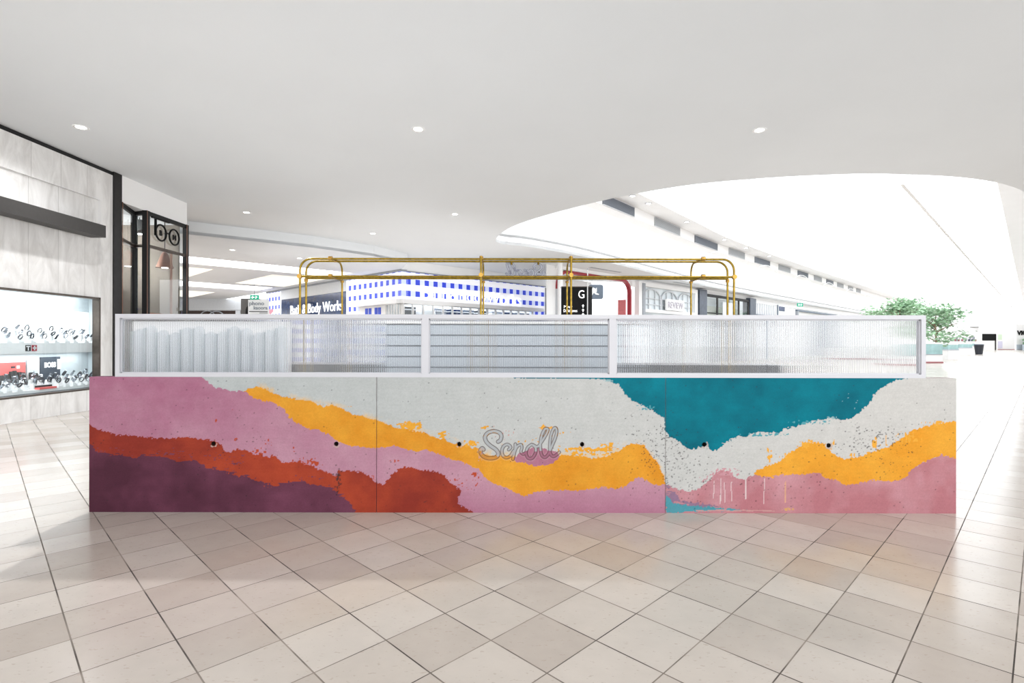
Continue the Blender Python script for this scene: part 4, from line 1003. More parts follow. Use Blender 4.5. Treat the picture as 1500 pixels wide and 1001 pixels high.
# goods inside
for i in range(9):
    x = [.95, 2.75, 3.65, 4.55, 5.5, 6.5, 7.4, 8.3, 9.2][i]
    p = Matrix.Rotation(PI / 4, 4, 'Z') @ Vector((x, .75, 0)) + Vector((Xc, dc, 0))
    t = thing('display_unit', ORD[i] + ' stocked shelf unit counted from the corner behind the gingham shop windows', 'shelf', p, PI / 4, 'stocked shelf units in the gingham shop')
    MB().box(-.34, .34, 0, .4, 0, 3.0).build('unit_body', [M['dialdark'], M['midgrey'], M['navy'], M['slate']][i % 4], t)
    for k in range(2): MB().box(-.36, .36, -.03, .4, 2.55 + .3 * k, 2.6 + .3 * k).build('shelf', M['white'], t)
p = Matrix.Rotation(PI / 4, 4, 'Z') @ Vector((1.85, .75, 0)) + Vector((Xc, dc, 0))
t = thing('floor_lamp', 'large white bell shaped lamp in the gingham shop window by the corner', 'lamp', p)
MB().lathe([(.52, 2.6), (.45, 2.8), (.24, 2.98), (.17, 3.02)], 24).build('lamp_shade', M['stand'], t, smooth=True); MB().cyl((0, 0, 0), (0, 0, 2.62), .04, 10).build('lamp_stem', M['white'], t); MB().cyl((0, 0, 0), (0, 0, .05), .25, 20).build('lamp_base', M['white'], t)
# back walls of the shop and bulkhead over it
def wallu(name, px0, px1, c, z0, z1, m, th=.2):
    d0, d1 = uv(px0, c), uv(px1, c); L = (d1 - d0) * R2
    o = MB().box(0, L, 0, th, z0, z1).build(name, m, None, loc=(d0 - c, d0, 0), rz=PI / 4); struct(o); return o
wallu('wall_shop_back', 560, 800, CB + 4.5, 0, ZT, M['white'])
o = MB().box(0, LR + .3, .02, .3, ZT + .05, 5.0).build('wall_shop_bulkhead', M['atrium'], None, loc=(Xc, dc, 0), rz=PI / 4); struct(o)
# white pier between the gingham shop and the red portal
CS = 22.9
wallu('wall_pier', 801, 816.5, CS + .2, 0, 5.0, M['atrium'], .06)
# --- red portal
d0, d1 = uv(817, CS), uv(925.5, CS); L = (d1 - d0) * R2
t = thing('red_portal_shopfront', 'white shopfront framed by a round cornered red portal', 'shopfront', (d0 - CS, d0, 0), PI / 4)
zt_ = 4.82; r = .75
def portal(x0, x1, z1, r):
    return [(x0, 0)] + [(x0 + r - r * math.cos(a), z1 - r + r * math.sin(a)) for a in [i * PI / 16 for i in range(9)]] + [(x1 - r + r * math.sin(a), z1 - r + r * math.cos(a)) for a in [i * PI / 16 for i in range(9)]] + [(x1, 0)]
o_, i_ = portal(0, L, zt_, r), portal(.13, L - .13, zt_ - .13, r - .13)
o_[0] = (0, 3.9); i_[0] = (.13, 3.9)
MB().box(0, .13, 0, .22, 0, 3.9).build('white_jamb', M['palegrey'], t)
mb = MB(); n = len(o_)
v = [(p[0], 0, p[1]) for p in o_] + [(p[0], 0, p[1]) for p in i_] + [(p[0], .22, p[1]) for p in o_] + [(p[0], .22, p[1]) for p in i_]; fc = []
for k in range(n - 1):
    fc += [(k, k + 1, n + k + 1, n + k), (n + k, n + k + 1, 3 * n + k + 1, 3 * n + k), (2 * n + k, 3 * n + k, 3 * n + k + 1, 2 * n + k + 1), (k, 2 * n + k, 2 * n + k + 1, k + 1)]
mb.add(v, fc).build('portal_frame', M['red'], t)
MB().box(L - .26, L - .2, .25, .75, 0, 3.75).build('red_panel', M['redpink'], t)
MB().box(2.75, L - .2, 2.6, 2.7, 0, 4.9).build('backing_panel', M['white'], t)
MB().prism([(.24, .24), (2.85, 2.64), (2.85, 2.7), (.2, .3)], 0, 4.9).build('slanted_panel', M['white'], t)
MB().box(.3, L - .18, .92, 1.0, 2.35, 2.5).build('cross_rail', M['white'], t)
MB().box((uv(878, CS) - d0) * R2, (uv(883, CS) - d0) * R2, 1.2, 1.6, 0, 2.42).build('grey_pier', M['midgrey'], t)
o = MB().box(-.05, L + .05, .02, .3, zt_ + .02, 5.0).build('wall_portal_head', M['atrium'], None, loc=(d0 - CS, d0, 0), rz=PI / 4); struct(o)
dd = uv(895, CS + 1.5)
s_ = thing('display_monitor', 'small dark blue screen inside the red portal shop', 'screen', (dd - CS - 1.5, dd, 0), PI / 4)
MB().box(-.55, .55, 0, .08, 2.1, 2.32).build('screen_panel', M['navy'], s_); MB().box(-.04, .04, .02, .06, 0, 2.1).build('stand_post', M['midgrey'], s_)
# blade sign
q = at(873, 427.5, 24.0)
t = thing('blade_sign', 'rounded slate blue blade sign with a white leaping shape, partly behind the black directory', 'sign', (q.x, q.y, q.z))
w, r = .22 * 1.5, .11; P = []
for (cx_, cz_, a0) in ((w - r, w - r, 0), (-w + r, w - r, PI / 2), (-w + r, -w + r, PI), (w - r, -w + r, 1.5 * PI)):
    P += [(cx_ + r * math.cos(a0 + k * PI / 12), cz_ + r * math.sin(a0 + k * PI / 12)) for k in range(7)]
MB().prism_xz(P, 0, .08).build('sign_box', M['slate'], t)
MB().prism_xz([(-.28, .18), (-.2, .1), (-.14, .2), (-.02, .14), (.03, .2), (.04, .02), (.0, -.04), (.14, -.1), (.12, -.14), (-.02, -.12), (-.1, -.04), (-.2, -.2), (-.24, -.18), (-.2, .0)], -.01, 0).build('white_emblem', M['stand'], t)
MB().box(-1.6, -w, .03, .05, -.02, .02).build('bracket', M['midgrey'], t)
# white upright column to which it is fixed
wall_c = MB().cyl((q.x - 1.62, q.y + .04, 0), (q.x - 1.62, q.y + .04, 5.0), .12, 16).build('column', M['atrium'], smooth=True); struct(wall_c)
# directory totem -------------------------------------------------------------
DT = 14.0
p0, p1 = at(822.5, 420.5, DT), at(867.5, 418, DT)
t = thing('directory_totem', 'tall black directory totem with a white G and arrows', 'sign', ((p0.x + p1.x) / 2, DT, 0))
w = (p1.x - p0.x) / 2
MB().box(-w, w * .72, 0, .16, 0, p0.z).build('totem_face', M['black'], t); MB().box(w * .78, w, .02, .3, 0, p0.z).build('totem_flank', M['matblack'], t)
MB().box(-w, w, .0, .3, p0.z, p0.z + .02).build('totem_cap', M['bronze'], t)
def tpos(px, py): a = at(px, py, DT); return (a.x - (p0.x + p1.x) / 2, -.004, a.z)
text_mesh('floor_letter', 'G', .3, M['letter'], t, tpos(847.2, 436.8), .003, width=.155)
text_mesh('store_lettering', 'Myer', .11, M['letter'], t, tpos(825.5, 451.5), .003)
text_mesh('store_lettering', 'David Jones', .11, M['letter'], t, tpos(825.5, 457.2), .003, width=.36)
for py in (448.5, 454.7, 461):
    a = tpos(854, py); MB().prism_xz([(a[0] - .035, a[2] + .005), (a[0], a[2] + .045), (a[0] + .035, a[2] + .005), (a[0] + .012, a[2] + .005), (a[0] + .012, a[2] - .035), (a[0] - .012, a[2] - .035), (a[0] - .012, a[2] + .005)], -.006, -.001).build('arrow', M['letter'], t)
pp = at(860.5, 393, DT - .2)
t = thing('slim_post', 'slim white post standing against the black directory totem', 'post', (pp.x, DT - .2, 0))
MB().cyl((0, 0, 0), (0, 0, pp.z - .04), .013, 10).build('shaft', M['white'], t, smooth=True); MB().cyl((0, 0, 0), (0, 0, .02), .08, 16).build('base_plate', M['midgrey'], t); MB().lathe([(.013, pp.z - .04), (.02, pp.z - .02), (.004, pp.z)], 10).build('post_cap', M['midgrey'], t)
# --- grey arched-lattice shop
d0, d1 = uv(936, CS), uv(1022, CS); L = (d1 - d0) * R2
t = thing('arched_window_shopfront', 'pale grey shopfront with arched lattice windows and a small serif sign', 'shopfront', (d0 - CS, d0, 0), PI / 4)
zt_ = 4.85
f = MB(); f.box(0, .5, 0, .3, 0, zt_); f.box(L - .35, L, 0, .3, 0, zt_); f.box(.5, L - .35, 0, .3, zt_ - .25, zt_); f.box(.5, L - .35, 0, .3, 3.12, 3.3)
f.build('white_surround', M['white'], t)
MB().box(.34, .6, -.06, .1, 0, zt_ - .1).build('grey_pilaster', M['midgrey'], t)
mb = MB().box(.5, L - .35, .2, .25, 0, zt_ - .2).build('frosted_glazing', mat('frosted_blue_grey', rgb(216, 224, 228), .3), t)
bw = (L - 1.0) / 3
for k in range(3):
    x0 = .6 + k * bw; mb = MB(); cx_ = x0 + bw / 2; pts = [(x0 + .05, .14, 3.3)] + [(cx_ - (bw / 2 - .06) * math.cos(a), .14, 3.95 + .55 * math.sin(a)) for a in [i * PI / 12 for i in range(13)]] + [(x0 + bw - .05, .14, 3.3)]
    mb.tube(pts, .045, 6)
    for q in (.33, .67): mb.box(x0 + bw * q - .025, x0 + bw * q + .025, .11, .17, 3.3, 4.44)
    for z in (3.6, 3.95): mb.box(x0 + .05, x0 + bw - .05, .11, .17, z - .02, z + .02)
    mb.build('arched_lattice', M['palegrey'], t)
mb = MB()
x0 = (uv(974, CS) - d0) * R2; x1 = (uv(1000, CS) - d0) * R2
MB().box(x0, x1, -.1, .0, 3.32, 4.0).build('sign_board', M['stand'], t)
text_mesh('sign_lettering', 'REVIEW', .56, mat('pewter_letters', rgb(176, 170, 182), .4), t, (x0 + .18, -.115, 3.46), .01, width=x1 - x0 - .36)
for px in (953, 983, 1000): 
    x = (uv(px, CS) - d0) * R2; MB().box(x - .7, x + .5, .1, .2, 2.4, 3.0).build('display_panel', M['midgrey'], t)
# --- dark pillars and black framed shop
for i, (a, b, py) in enumerate(((1023.2, 1034, 423), (1097.5, 1106, 436))):
    d0, d1 = uv(a, CS), uv(b, CS); L = (d1 - d0) * R2
    o = MB().box(0, L, -.08, .5, 0, fzu(py, a, CS)).build('column', M['pillar'], None, loc=(d0 - CS, d0, 0), rz=PI / 4); struct(o)
d0, d1 = uv(1034.3, CS), uv(1097.2, CS); L = (d1 - d0) * R2
t = thing('black_framed_shopfront', 'glazed shopfront in thin black frames between two dark slate pillars', 'shopfront', (d0 - CS, d0, 0), PI / 4)
MB().box(0, L, 0, .15, 4.5, 4.68).build('head_rail', M['matblack'], t); MB().box(0, L, 0, .1, 3.36, 3.43).build('transom', M['matblack'], t)
for k in range(5): MB().box(L * k / 4 - .05, L * k / 4 + .05, 0, .12, 0, 4.5).build('mullion', M['darkflat'], t)
MB().box(0, L, .05, .07, 0, 4.5).build('shop_glass', M['pane'], t)
MB().box(.1, L - .1, .9, 1.0, 0, 4.0).build('cream_blind', M['beige'], t); MB().box(.1, L - .1, .9, 1.0, 4.0, 4.6).build('fascia_panel', M['white'], t)
x0 = (uv(1058, CS) - d0) * R2; x1 = (uv(1075, CS) - d0) * R2
MB().box(x0, x1, -.05, 0, 0, 4.25).build('grey_panel', M['palegrey'], t)
# --- ribbed grey shop, then long pale front
d0, d1 = uv(1106.3, CS), uv(1136, CS); L = (d1 - d0) * R2
t = thing('ribbed_shopfront', 'pale vertical ribbed shopfront beyond the second dark pillar', 'shopfront', (d0 - CS, d0, 0), PI / 4)
MB().box(0, L, .1, .4, 0, 4.5).build('facade', M['white'], t)
for k in range(9): MB().box(L * (k + .2) / 9, L * (k + .6) / 9, .02, .1, 3.62, 4.5).build('rib', M['palegrey'], t)
MB().box(0, L, -.05, .1, 0, 3.62).build('dark_base', M['slate'], t)
d0, d1 = uv(1138, CS), uv(1149, CS); L = (d1 - d0) * R2
t = thing('white_sign_panel', 'white upright panel with a navy square at its top beyond the ribbed shopfront', 'sign', (d0 - CS, d0, 0), PI / 4)
MB().box(0, L, 0, .1, 0, 4.6).build('panel_board', M['stand'], t); MB().box(.5, L, -.03, 0, 4.1, 4.5).build('navy_square', M['navy'], t); MB().box(0, .25, -.05, 0, 0, 4.6).build('edge_strip', M['slate'], t)
d0, d1 = uv(1149, CS), uv(1262, CS); L = (d1 - d0) * R2
t = thing('long_white_shopfront', 'long white shopfront with a thin dark head beyond the navy square panel', 'shopfront', (d0 - CS, d0, 0), PI / 4)
MB().box(0, L, .3, .5, 0, 4.5).build('facade', M['white'], t)
x0 = (uv(1170, CS) - d0) * R2; x1 = (uv(1227, CS) - d0) * R2
MB().box(x0, x1, .1, .3, 4.3, 4.45).build('dark_head', M['slate'], t); MB().box(x0, x0 + .4, .1, .3, 0, 4.3).build('grey_jamb', M['midgrey'], t)
MB().box(x1, L, .1, .3, 0, 4.35).build('dark_panel', M['slate'], t)
o = wallu('wall_shops', 1262, 1470, CS + .4, 0, 5.0, M['atrium'])
o = wallu('wall_shops_head', 926, 1262, CS + .35, 4.55, 5.0, M['atrium'])
o = wallu('wall_shops_back', 930, 1262, CS + 4, 0, 5.0, M['atrium'])
# exit signs
def exit_sign(px, py, d, lab, rz, w=.5, h=.26):
    q = at(px, py, d); t = thing('exit_sign', lab, 'sign', (q.x, d, q.z), rz, 'green exit signs')
    MB().box(-w / 2, w / 2, 0, .05, -h / 2, h / 2).build('sign_box', M['green'], t)
    MB().prism_xz([(-w * .36, -.02), (-w * .2, h * .3), (-w * .2, h * .1), (-w * .02, h * .1), (-w * .02, -h * .12), (-w * .2, -h * .12), (-w * .2, -h * .32)], -.01, 0).build('arrow', M['letter'], t)
    mb = MB().box(w * .12, w * .2, -.01, 0, -h * .3, h * .22).box(w * .2, w * .34, -.01, 0, -.01, .03); mb.build('running_figure', M['letter'], t)
    MB().box(-.012, .012, .01, .03, h / 2, h / 2 + (4.6 if d < 45 and px < 700 else 5.0) - q.z - h / 2).build('hanger_rod', M['midgrey'], t)
exit_sign(372.5, 436.3, 30.0, 'green exit sign hanging over the white notice board by the gingham shop', 0)
exit_sign(1172, 446, 46, 'green exit sign over the far end of the shop row, before the trees', 0, .5, .28)
# notice board
DN = 13.5; q0, q1 = at(363.3, 440, DN), at(393.5, 462, DN)
t = thing('notice_board', 'white notice board with outlined grey lettering standing past the optician corner', 'sign', ((q0.x + q1.x) / 2, DN, 0))
w = (q1.x - q0.x) / 2
MB().box(-w, w, 0, .03, q1.z - .35, q0.z).build('board', M['stand'], t)
for sx_ in (-w * .6, w * .6): MB().box(sx_ - .015, sx_ + .015, .0, .04, 0, q1.z - .35).build('leg', M['midgrey'], t)
gl = M['midgrey']
text_mesh('board_lettering', 'phono', .13, gl, t, (-w * .88, -.006, q0.z - .135), .002, width=w * 1.45, bold=.004)
text_mesh('board_lettering', 'kaoora', .12, gl, t, (-w * .45, -.006, q0.z - .245), .002, width=w * 1.35, bold=.004)
MB().box(-w * .9, w * .9, -.004, 0, q0.z - .31, q0.z - .29).build('small_print', M['darkflat'], t); MB().box(w * .1, w * .9, -.004, 0, q0.z - .345, q0.z - .33).build('small_print', M['darkflat'], t)
q = at(397, 457.5, 30.5)
t = thing('heart_sign', 'small pink heart sign low on the gingham wall beside the notice board', 'sign', (q.x, q.y - .1, q.z))
MB().prism_xz([(0, -.17), (.17, .02), (.15, .13), (.07, .16), (0, .09), (-.07, .16), (-.15, .13), (-.17, .02)], 0, .03).build('heart', mat('pink', rgb(236, 170, 190), .5), t)
MB().box(-.02, .02, .03, .2, -.05, .05).build('wall_fixing', M['midgrey'], t)
# dark arched kiosk panel beside the notice board
q = at(358, 438, 31)
t = thing('dark_booth', 'dark grey booth with an arched opening behind the white notice board', 'booth', (q.x, 31, 0))
h = q.z; P = [(-.26, 0), (-.26, h), (.26 + .3, h), (.56, 0)]
MB().box(-.26, .7, .1, .6, 0, h).build('booth_body', M['darkflat'], t)
MB().prism_xz([(.02, 0), (.02, h - .75)] + [(.02 + .4 - .4 * math.cos(a), h - .75 + .45 * math.sin(a)) for a in [i * PI / 12 for i in range(13)]] + [(.82 - .12, h - .75), (.7, 0)], .08, .1).build('arched_opening', M['black'], t)

# ---------------------------------------------------------------- atrium fittings
vents = [(882, 928, 0), (958, 995, 1), (1017, 1050, 0), (1067, 1090, 1), (1105, 1127, 0), (1140, 1157, 1), (1168, 1183, 0), (1192, 1203, 1), (1210, 1220, 0), (1226, 1235, 1), (1242, 1249, 1), (1254, 1260, 1)]
farv = [Vector((p.x, p.y)) for p in far]
def on_far(px):                     # where the sight line to a pixel column meets the far edge
    k = (px - CX) / F
    for a, b in zip(farv[:-1], farv[1:]):
        fa, fb = a.x - k * a.y, b.x - k * b.y
        if fa <= 0 <= fb or fb <= 0 <= fa:
            s = fa / (fa - fb); return a + (b - a) * s
    return farv[-1]
grille_m = [mat('grille_dark', rgb(120, 124, 132), .5), mat('grille_light', rgb(176, 178, 180), .5)]
for i, (a, b, k) in enumerate(vents):
    A_, B_ = on_far(a), on_far(b); L = (B_ - A_).length; ang = math.atan2(B_.y - A_.y, B_.x - A_.x)
    t = thing('air_grille', ORD[i] + ' air grille along the atrium wall, counted from the curved ceiling edge', 'vent', (A_.x + .02, A_.y - .02, 7.54), ang, 'air grilles along the atrium wall')
    MB().box(0, L, -.02, .03, 0, .44).build('grille_backing', grille_m[k], t)
    mb = MB()
    for j in range(8): mb.box(.03, L - .03, -.035, -.02, .03 + j * .053, .045 + j * .053)
    mb.build('louvre_blades', M['slate'] if k == 0 else M['midgrey'], t)
    fr = MB(); fr.box(-.02, L + .02, -.03, 0, -.03, 0); fr.box(-.02, L + .02, -.03, 0, .44, .47); fr.build('grille_rim', M['palegrey'], t)
for i, (a, b) in enumerate(((865, 909), (988, 1009), (1078, 1096))):
    c = 21.9 + .25 * i; da, db = F * c / (1528 - a), F * c / (1528 - b)
    t = thing('slot_diffuser', ORD[i] + ' dark slot diffuser in the white soffit over the shops, from the curved edge', 'vent', (da - c, da, 5.0), PI / 4, 'slot diffusers in the soffit')
    MB().box(0, (db - da) * R2, -.07, .07, -.012, .0).build('slot', M['midgrey'], t); MB().box(-.03, (db - da) * R2 + .03, .07, .10, -.016, 0).build('slot_rim', M['palegrey'], t)
for i, px in enumerate((890, 903, 927, 985, 1042, 1075, 1110)):
    p = on_far(px); v_ = Vector((.6, -.6))
    t = thing('ledge_light', ORD[i] + ' small white spotlight under the atrium ledge, counted from the curved ceiling edge', 'downlight', (p.x + v_.x, p.y + v_.y, 8.05), 0, 'spotlights under the atrium ledge')
    MB().cyl((0, 0, -.03), (0, 0, 0), .16, 16).build('trim_ring', M['palegrey'], t); MB().cyl((0, 0, -.035), (0, 0, -.03), .11, 16).build('lens', M['emit'], t)

# ---------------------------------------------------------------- far concourse
def tree(lab, px, pyb, d, h, rad, zc, seed, n=520):
    rnd = random.Random(seed); x = (px - CX) * d / F
    t = thing('indoor_tree', lab, 'tree', (x, d, 0), group='indoor trees in the concourse')
    mb = MB().tube([(0, 0, .3), (.06, .03, h * .35), (-.05, 0, h * .62), (.02, .02, h * .85)], [rad * .06, rad * .05, rad * .035, rad * .012], 8)
    for k in range(9):
        a = rnd.uniform(0, 2 * PI); z0 = h * rnd.uniform(.35, .7); e = rad * rnd.uniform(.5, .95)
        mb.tube([(0, 0, z0), (e * .5 * math.cos(a), e * .5 * math.sin(a), z0 + h * .1), (e * math.cos(a), e * math.sin(a), z0 + h * .16)], [rad * .025, rad * .018, rad * .006], 6)
    mb.build('trunk', M['bark'], t, smooth=True)
    f = MB()
    cl = [(rnd.gauss(0, .42) * rad, rnd.gauss(0, .42) * rad, zc + rnd.gauss(0, .38) * (h - zc)) for _ in range(26)]
    for i in range(n):
        c = rnd.choice(cl); s = rad * .095 * rnd.uniform(.6, 1.3)
        p = Vector((c[0] + rnd.gauss(0, .2) * rad, c[1] + rnd.gauss(0, .2) * rad, min(c[2] + rnd.gauss(0, .13) * rad, h)))
        a = rnd.uniform(0, 2 * PI); tl = rnd.uniform(-.7, .5); u_ = Vector((math.cos(a) * math.cos(tl), math.sin(a) * math.cos(tl), math.sin(tl)))
        w_ = u_.cross(Vector((rnd.gauss(0, 1), rnd.gauss(0, 1), rnd.gauss(0, 1)))).normalized() * s * .42
        f.add([p - u_ * s, p - u_ * .1 * s + w_, p + u_ * s, p - u_ * .1 * s - w_], [(0, 1, 2, 3)])
    fo = f.build('foliage', M['leaf'], t); fo['kind'] = 'stuff'
tree('leafy indoor tree rising above the end of the glass screen, in a glazed planter', 1371, 530, 37.0, 4.0, 1.55, 2.6, 3, 1500)
tree('indoor tree crown showing over the top of the glass screen, largest of those', 1318, 520, 46.0, 5.2, 2.0, 4.2, 5, 1300)
tree('indoor tree crown over the glass screen just before the lone tree at its end', 1336, 520, 54.0, 5.4, 1.5, 4.4, 6, 800)
tree('low wispy indoor tree crown farthest along the top of the glass screen', 1290, 515, 52.0, 4.4, 1.8, 3.8, 8, 420)
def planter(name, lab, px0, px1, d, hb, hg, mg):
    x0, x1 = (px0 - CX) * d / F, (px1 - CX) * d / F
    t = thing(name, lab, 'planter', ((x0 + x1) / 2, d, 0)); w = (x1 - x0) / 2
    MB().box(-w - .05, w + .05, 0, 1.6, 0, .1).build('kerb', M['maroon'], t); MB().box(-w, w, .05, 1.55, .1, hb).build('planter_wall', M['white'], t)
    if mg:
        MB().box(-w, w, .03, .06, hb, hg).build('glass_panel', M['aqua'], t); MB().box(-w, w, .0, .1, hb - .02, hb + .03).build('dark_rail', M['midgrey'], t)
    MB().box(-w, w, 0, .14, hg, hg + .1).build('top_rail', M['white'], t)
    return t
planter('glazed_planter', 'white planter with a blue green glass panel and maroon kerb under the lone tree', 1338, 1381, 35.5, .58, 1.28, True)
for i, (a, b, d, lab) in enumerate(((1262, 1312, 48, 'white planter under the low tree crowns behind the glass screen'), (1313, 1350, 50.5, 'white planter behind the glazed planter with the lone tree'))):
    planter('tree_planter', lab, a, b, d, .9, .95, False)
# low kiosks with glass cases
for i, (p0_, p1_, py, d, lab) in enumerate(((1389, 1404, 526, 43, 'pale low glass kiosk beside the glazed planter'), (1405, 1424, 519, 58, 'pale low glass kiosk with a blue edged counter in front of the dark bin'), (1392, 1428, 513, 84, 'long pale kiosk behind the two low glass kiosks'))):
    x0, x1 = (p0_ - CX) * d / F, (p1_ - CX) * d / F; w = (x1 - x0) / 2
    t = thing('low_kiosk', lab, 'kiosk', ((x0 + x1) / 2, d, 0), group='low kiosks in the concourse')
    MB().box(-w, w, 0, 1.5, 0, .75).build('kiosk_body', M['white'], t); MB().box(-w - .03, w + .03, -.03, 1.53, .75, .84).build('blue_edge', M['slat'], t); MB().box(-w, w, 0, 1.5, .84, 1.2).build('glass_case', M['aqua'], t)
    MB().box(-w, w, 0, 1.5, 1.2, 1.26).build('case_top', M['white'], t)
q = at(1434, 518, 62)
t = thing('litter_bin', 'dark tapered bin standing alone on the white concourse floor', 'bin', (q.x, 62, 0))
MB().lathe([(.33, 0), (.46, 1.12), (.44, 1.14), (.40, 1.1)], 20).build('bin_body', M['strap'], t, smooth=True); MB().lathe([(.47, 1.1), (.47, 1.18), (.3, 1.2)], 20).build('bin_rim', M['slate'], t, smooth=True)
DX = 98.0
q0, q1 = at(1440, 488, DX), at(1459.5, 498, DX)
t = thing('digital_screen', 'wide black digital screen on the white wall at the end of the concourse', 'screen', ((q0.x + q1.x) / 2, DX, 0))
w = (q1.x - q0.x) / 2
MB().box(-w, w, 0, .2, q1.z, q0.z).build('screen_panel', M['black'], t); MB().box(w - .22, w, .0, .2, 0, q1.z).build('support_post', M['darkflat'], t); MB().box(-w, w - .3, .02, .2, .0, q1.z).build('white_base', M['white'], t)
q0, q1 = at(1461, 470, 100), at(1490, 511, 100)
t = thing('lift_shaft', 'broad white lift shaft beside the black digital screen', 'lift', ((q0.x + q1.x) / 2, 100, 0)); w = (q1.x - q0.x) / 2
MB().box(-w, w, 0, 4, 0, 8.0).build('shaft', M['atrium'], t); MB().box(-w, w, -.1, 0, 0, .12).build('maroon_base', M['maroon'], t); MB().box(-w + .1, -w + .9, -.06, 0, .3, 1.6).build('pale_blue_panel', M['lav'], t); MB().box(-w + .1, -w + .8, -.06, 0, 1.9, 2.9).build('pale_green_panel', mat('pale_green', rgb(214, 232, 206), .6), t)
q0 = at(1491, 481, 96); q1 = at(1506, 512, 96)
t = thing('lettered_shopfront', 'white shop at the edge of the concourse with bold black VI lettering over plants', 'shopfront', (q0.x, 96, 0))
MB().box(0, 6, .3, .6, 0, 4.6).build('facade', M['white'], t); text_mesh('lettering', 'VIC', 1.1, M['black'], t, (.15, .24, 2.75), .03, bold=.05)
MB().box(0, 3.2, .2, .3, .1, 1.0).build('blue_base', M['slat'], t)
f = MB(); rnd = random.Random(4)
for i in range(90):
    p = Vector((rnd.uniform(.4, 2.6), rnd.uniform(-.3, .2), rnd.uniform(1.0, 2.0))); u_ = Vector((rnd.gauss(0, 1), rnd.gauss(0, .4), rnd.gauss(0, 1))).normalized() * .28; w_ = Vector((-u_.z, 0, u_.x)) * .5
    f.add([p - u_, p + w_, p + u_, p - w_], [(0, 1, 2, 3)])
pl = thing('potted_plant', 'bushy green plant below the bold black lettering at the edge of the concourse', 'plant', (q0.x, 95.4, 0))
f.build('foliage', M['leaf'], pl)['kind'] = 'stuff'; MB().box(.5, 2.5, -.3, .3, 0, 1.05).build('plant_box', M['slat'], pl)
# shop goods at the far end
for i in range(5):
    q = at(1397 + i * 7.5, 494.5, 104)
    t = thing('stocked_display', ORD[i] + ' small stocked display from the lone tree along the far white wall', 'display', (q.x, 104, 0), group='stocked displays at the end of the concourse')
    MB().box(-.5, .5, 0, .5, 0, 1.6).build('display_base', M['white'], t)
    for k in range(3): MB().box(-.45 + k * .32, -.2 + k * .32, -.03, .3, 1.6, 2.0 + .5 * ((i + k) % 2)).build('goods', [M['boss'], M['midgrey'], M['maroon'], M['palegrey']][(i + k) % 4], t)
for i, (px, py) in enumerate(((1436, 449), (1447, 444))):
    q = at(px, py, 80)
    t = thing('hanging_banner', ['pale lavender hanging banner above the concourse, lower of the two', 'pale lavender hanging banner above the concourse, higher of the two'][i], 'banner', (q.x, 80, q.z), .5, 'lavender hanging banners')
    MB().prism_xz([(-.75, -.8), (-.2, -.6), (.65, .8), (.1, .75)], 0, .04).build('cloth', M['lav'], t); MB().cyl((.35, .02, .77), (.35, .02, 10.5 - q.z), .012, 6).build('wire', M['palegrey'], t)

# ---------------------------------------------------------------- camera, light
cam = bpy.data.cameras.new('camera'); co_ = bpy.data.objects.new('camera', cam); COL.objects.link(co_)
cam.sensor_width = 36; cam.lens = F / 1500 * 36; cam.clip_end = 500; cam.clip_start = .05
co_.location = (0, 0, EYE); co_.rotation_euler = (PI / 2, 0, 0)
co_.matrix_world = Matrix.Translation((0, 0, EYE)) @ Matrix.Rotation(PI / 2, 4, 'X') @ Matrix.Rotation(.0018, 4, 'Z')
SC.camera = co_
wd_ = bpy.data.worlds.new('world'); SC.world = wd_; wd_.use_nodes = True
bg = wd_.node_tree.nodes['Background']; bg.inputs[0].default_value = (.945, .975, 1, 1); bg.inputs[1].default_value = 1.95
def area(name, loc, rot, sx_, sy_, power, colr=(1, 1, 1)):
    l = bpy.data.lights.new(name, 'AREA'); l.shape = 'RECTANGLE'; l.size = sx_; l.size_y = sy_; l.energy = power; l.color = colr
    o = bpy.data.objects.new(name, l); COL.objects.link(o); o.location = loc; o.rotation_euler = rot; return o
area('ceiling_wash', (2.2, 5.2, 2.1), (PI, 0, 0), 17, 17, 108, (.95, .98, 1))  # unseen upward fill added to brighten the ceiling, no lamp stands here
area('ceiling_wash_far', (-3.5, 19.5, 2.9), (PI, 0, PI / 4), 9, 9, 72, (1, .99, .98))  # another added upward fill, for the ceiling toward the side mall
area('rear_shopfront_light', (0, -8.4, 2.3), (PI / 2, 0, 0), 20, 3.6, 290, (1, 1, 1))  # unseen fill added behind the camera to light the counter front
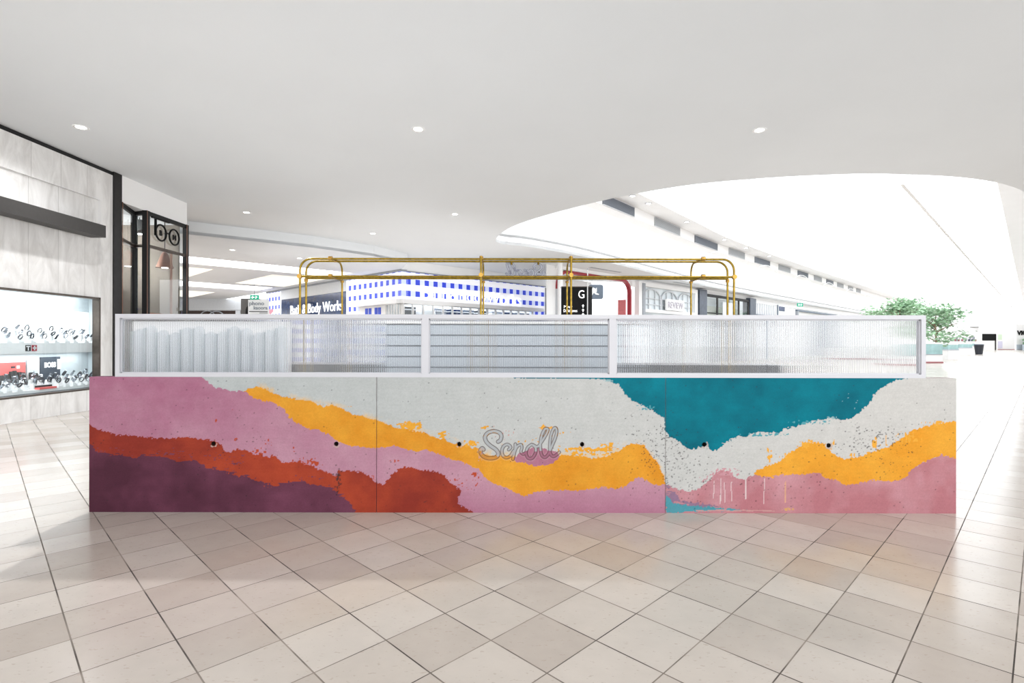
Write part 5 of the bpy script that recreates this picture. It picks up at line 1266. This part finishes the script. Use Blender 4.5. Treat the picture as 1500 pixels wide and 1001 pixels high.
for dx_, dy_2 in ((-7.29, 8.98), (-1.59, 8.98), (4.18, 8.98), (-3.6, 6.9), (-2.6, 2.6), (2.9, 2.5)):  # front row of ceiling downlights, then added fill spots that have no fixture
    l = bpy.data.lights.new('downlight_beam', 'SPOT'); l.energy = {-7.29: 170, -3.6: 620, 2.9: 190, -2.6: 40}.get(dx_, 100); l.spot_size = 2.5; l.spot_blend = .9; l.shadow_soft_size = .07
    o = bpy.data.objects.new('downlight_beam', l); COL.objects.link(o); o.location = (dx_, dy_2, 4.97)
def point(name, loc, e, r=.1):
    l = bpy.data.lights.new(name, 'POINT'); l.energy = e; l.shadow_soft_size = r
    o = bpy.data.objects.new(name, l); COL.objects.link(o); o.location = loc
point('optician_lamp_light', (WX - 2.6, 12.6, 3.9), 130); point('optician_lamp_light', (WX - .9, 13.2, 3.2), 14, .05)
area('display_case_light', (WX - .40, 9.0, 2.35), (0, 0, 0), .3, 4.4, 17)
area('display_case_light', (WX - .40, 9.0, 1.155), (0, 0, 0), .25, 4.4, 16)
p_ = Matrix.Rotation(PI / 4, 4, 'Z') @ Vector((5, 2.2, 3.9)) + Vector((Xc, dc, 0))
point('gingham_shop_light', p_, 160, .3)
beam_c = 4.8
bo = MB().box(0, 105, .48, .6, 7.6, 8.4).build('trim_20', M['atrium'], None, loc=(20.5 - beam_c, 20.5, 0), rz=PI / 4); struct(bo)
for i in range(8):
    t = thing('air_grille', ORD[i] + ' pale grille on the white beam along the open side of the atrium', 'vent', (20.5 - beam_c + (2 + 5 * i) / R2, 20.5 + (2 + 5 * i) / R2, 7.9), PI / 4, 'pale grilles on the atrium beam')
    MB().box(0, 1.8, .6, .64, -.2, .2).build('grille_backing', M['palegrey'], t)
    g = MB()
    for j in range(5): g.box(.05, 1.75, .64, .655, -.17 + j * .075, -.14 + j * .075)
    g.build('louvre_blades', M['midgrey'], t)
SC.view_settings.view_transform = 'Standard'; SC.view_settings.look = 'None'; SC.view_settings.gamma = 1; SC.view_settings.use_curve_mapping = False
SC.view_settings.exposure = 0.67
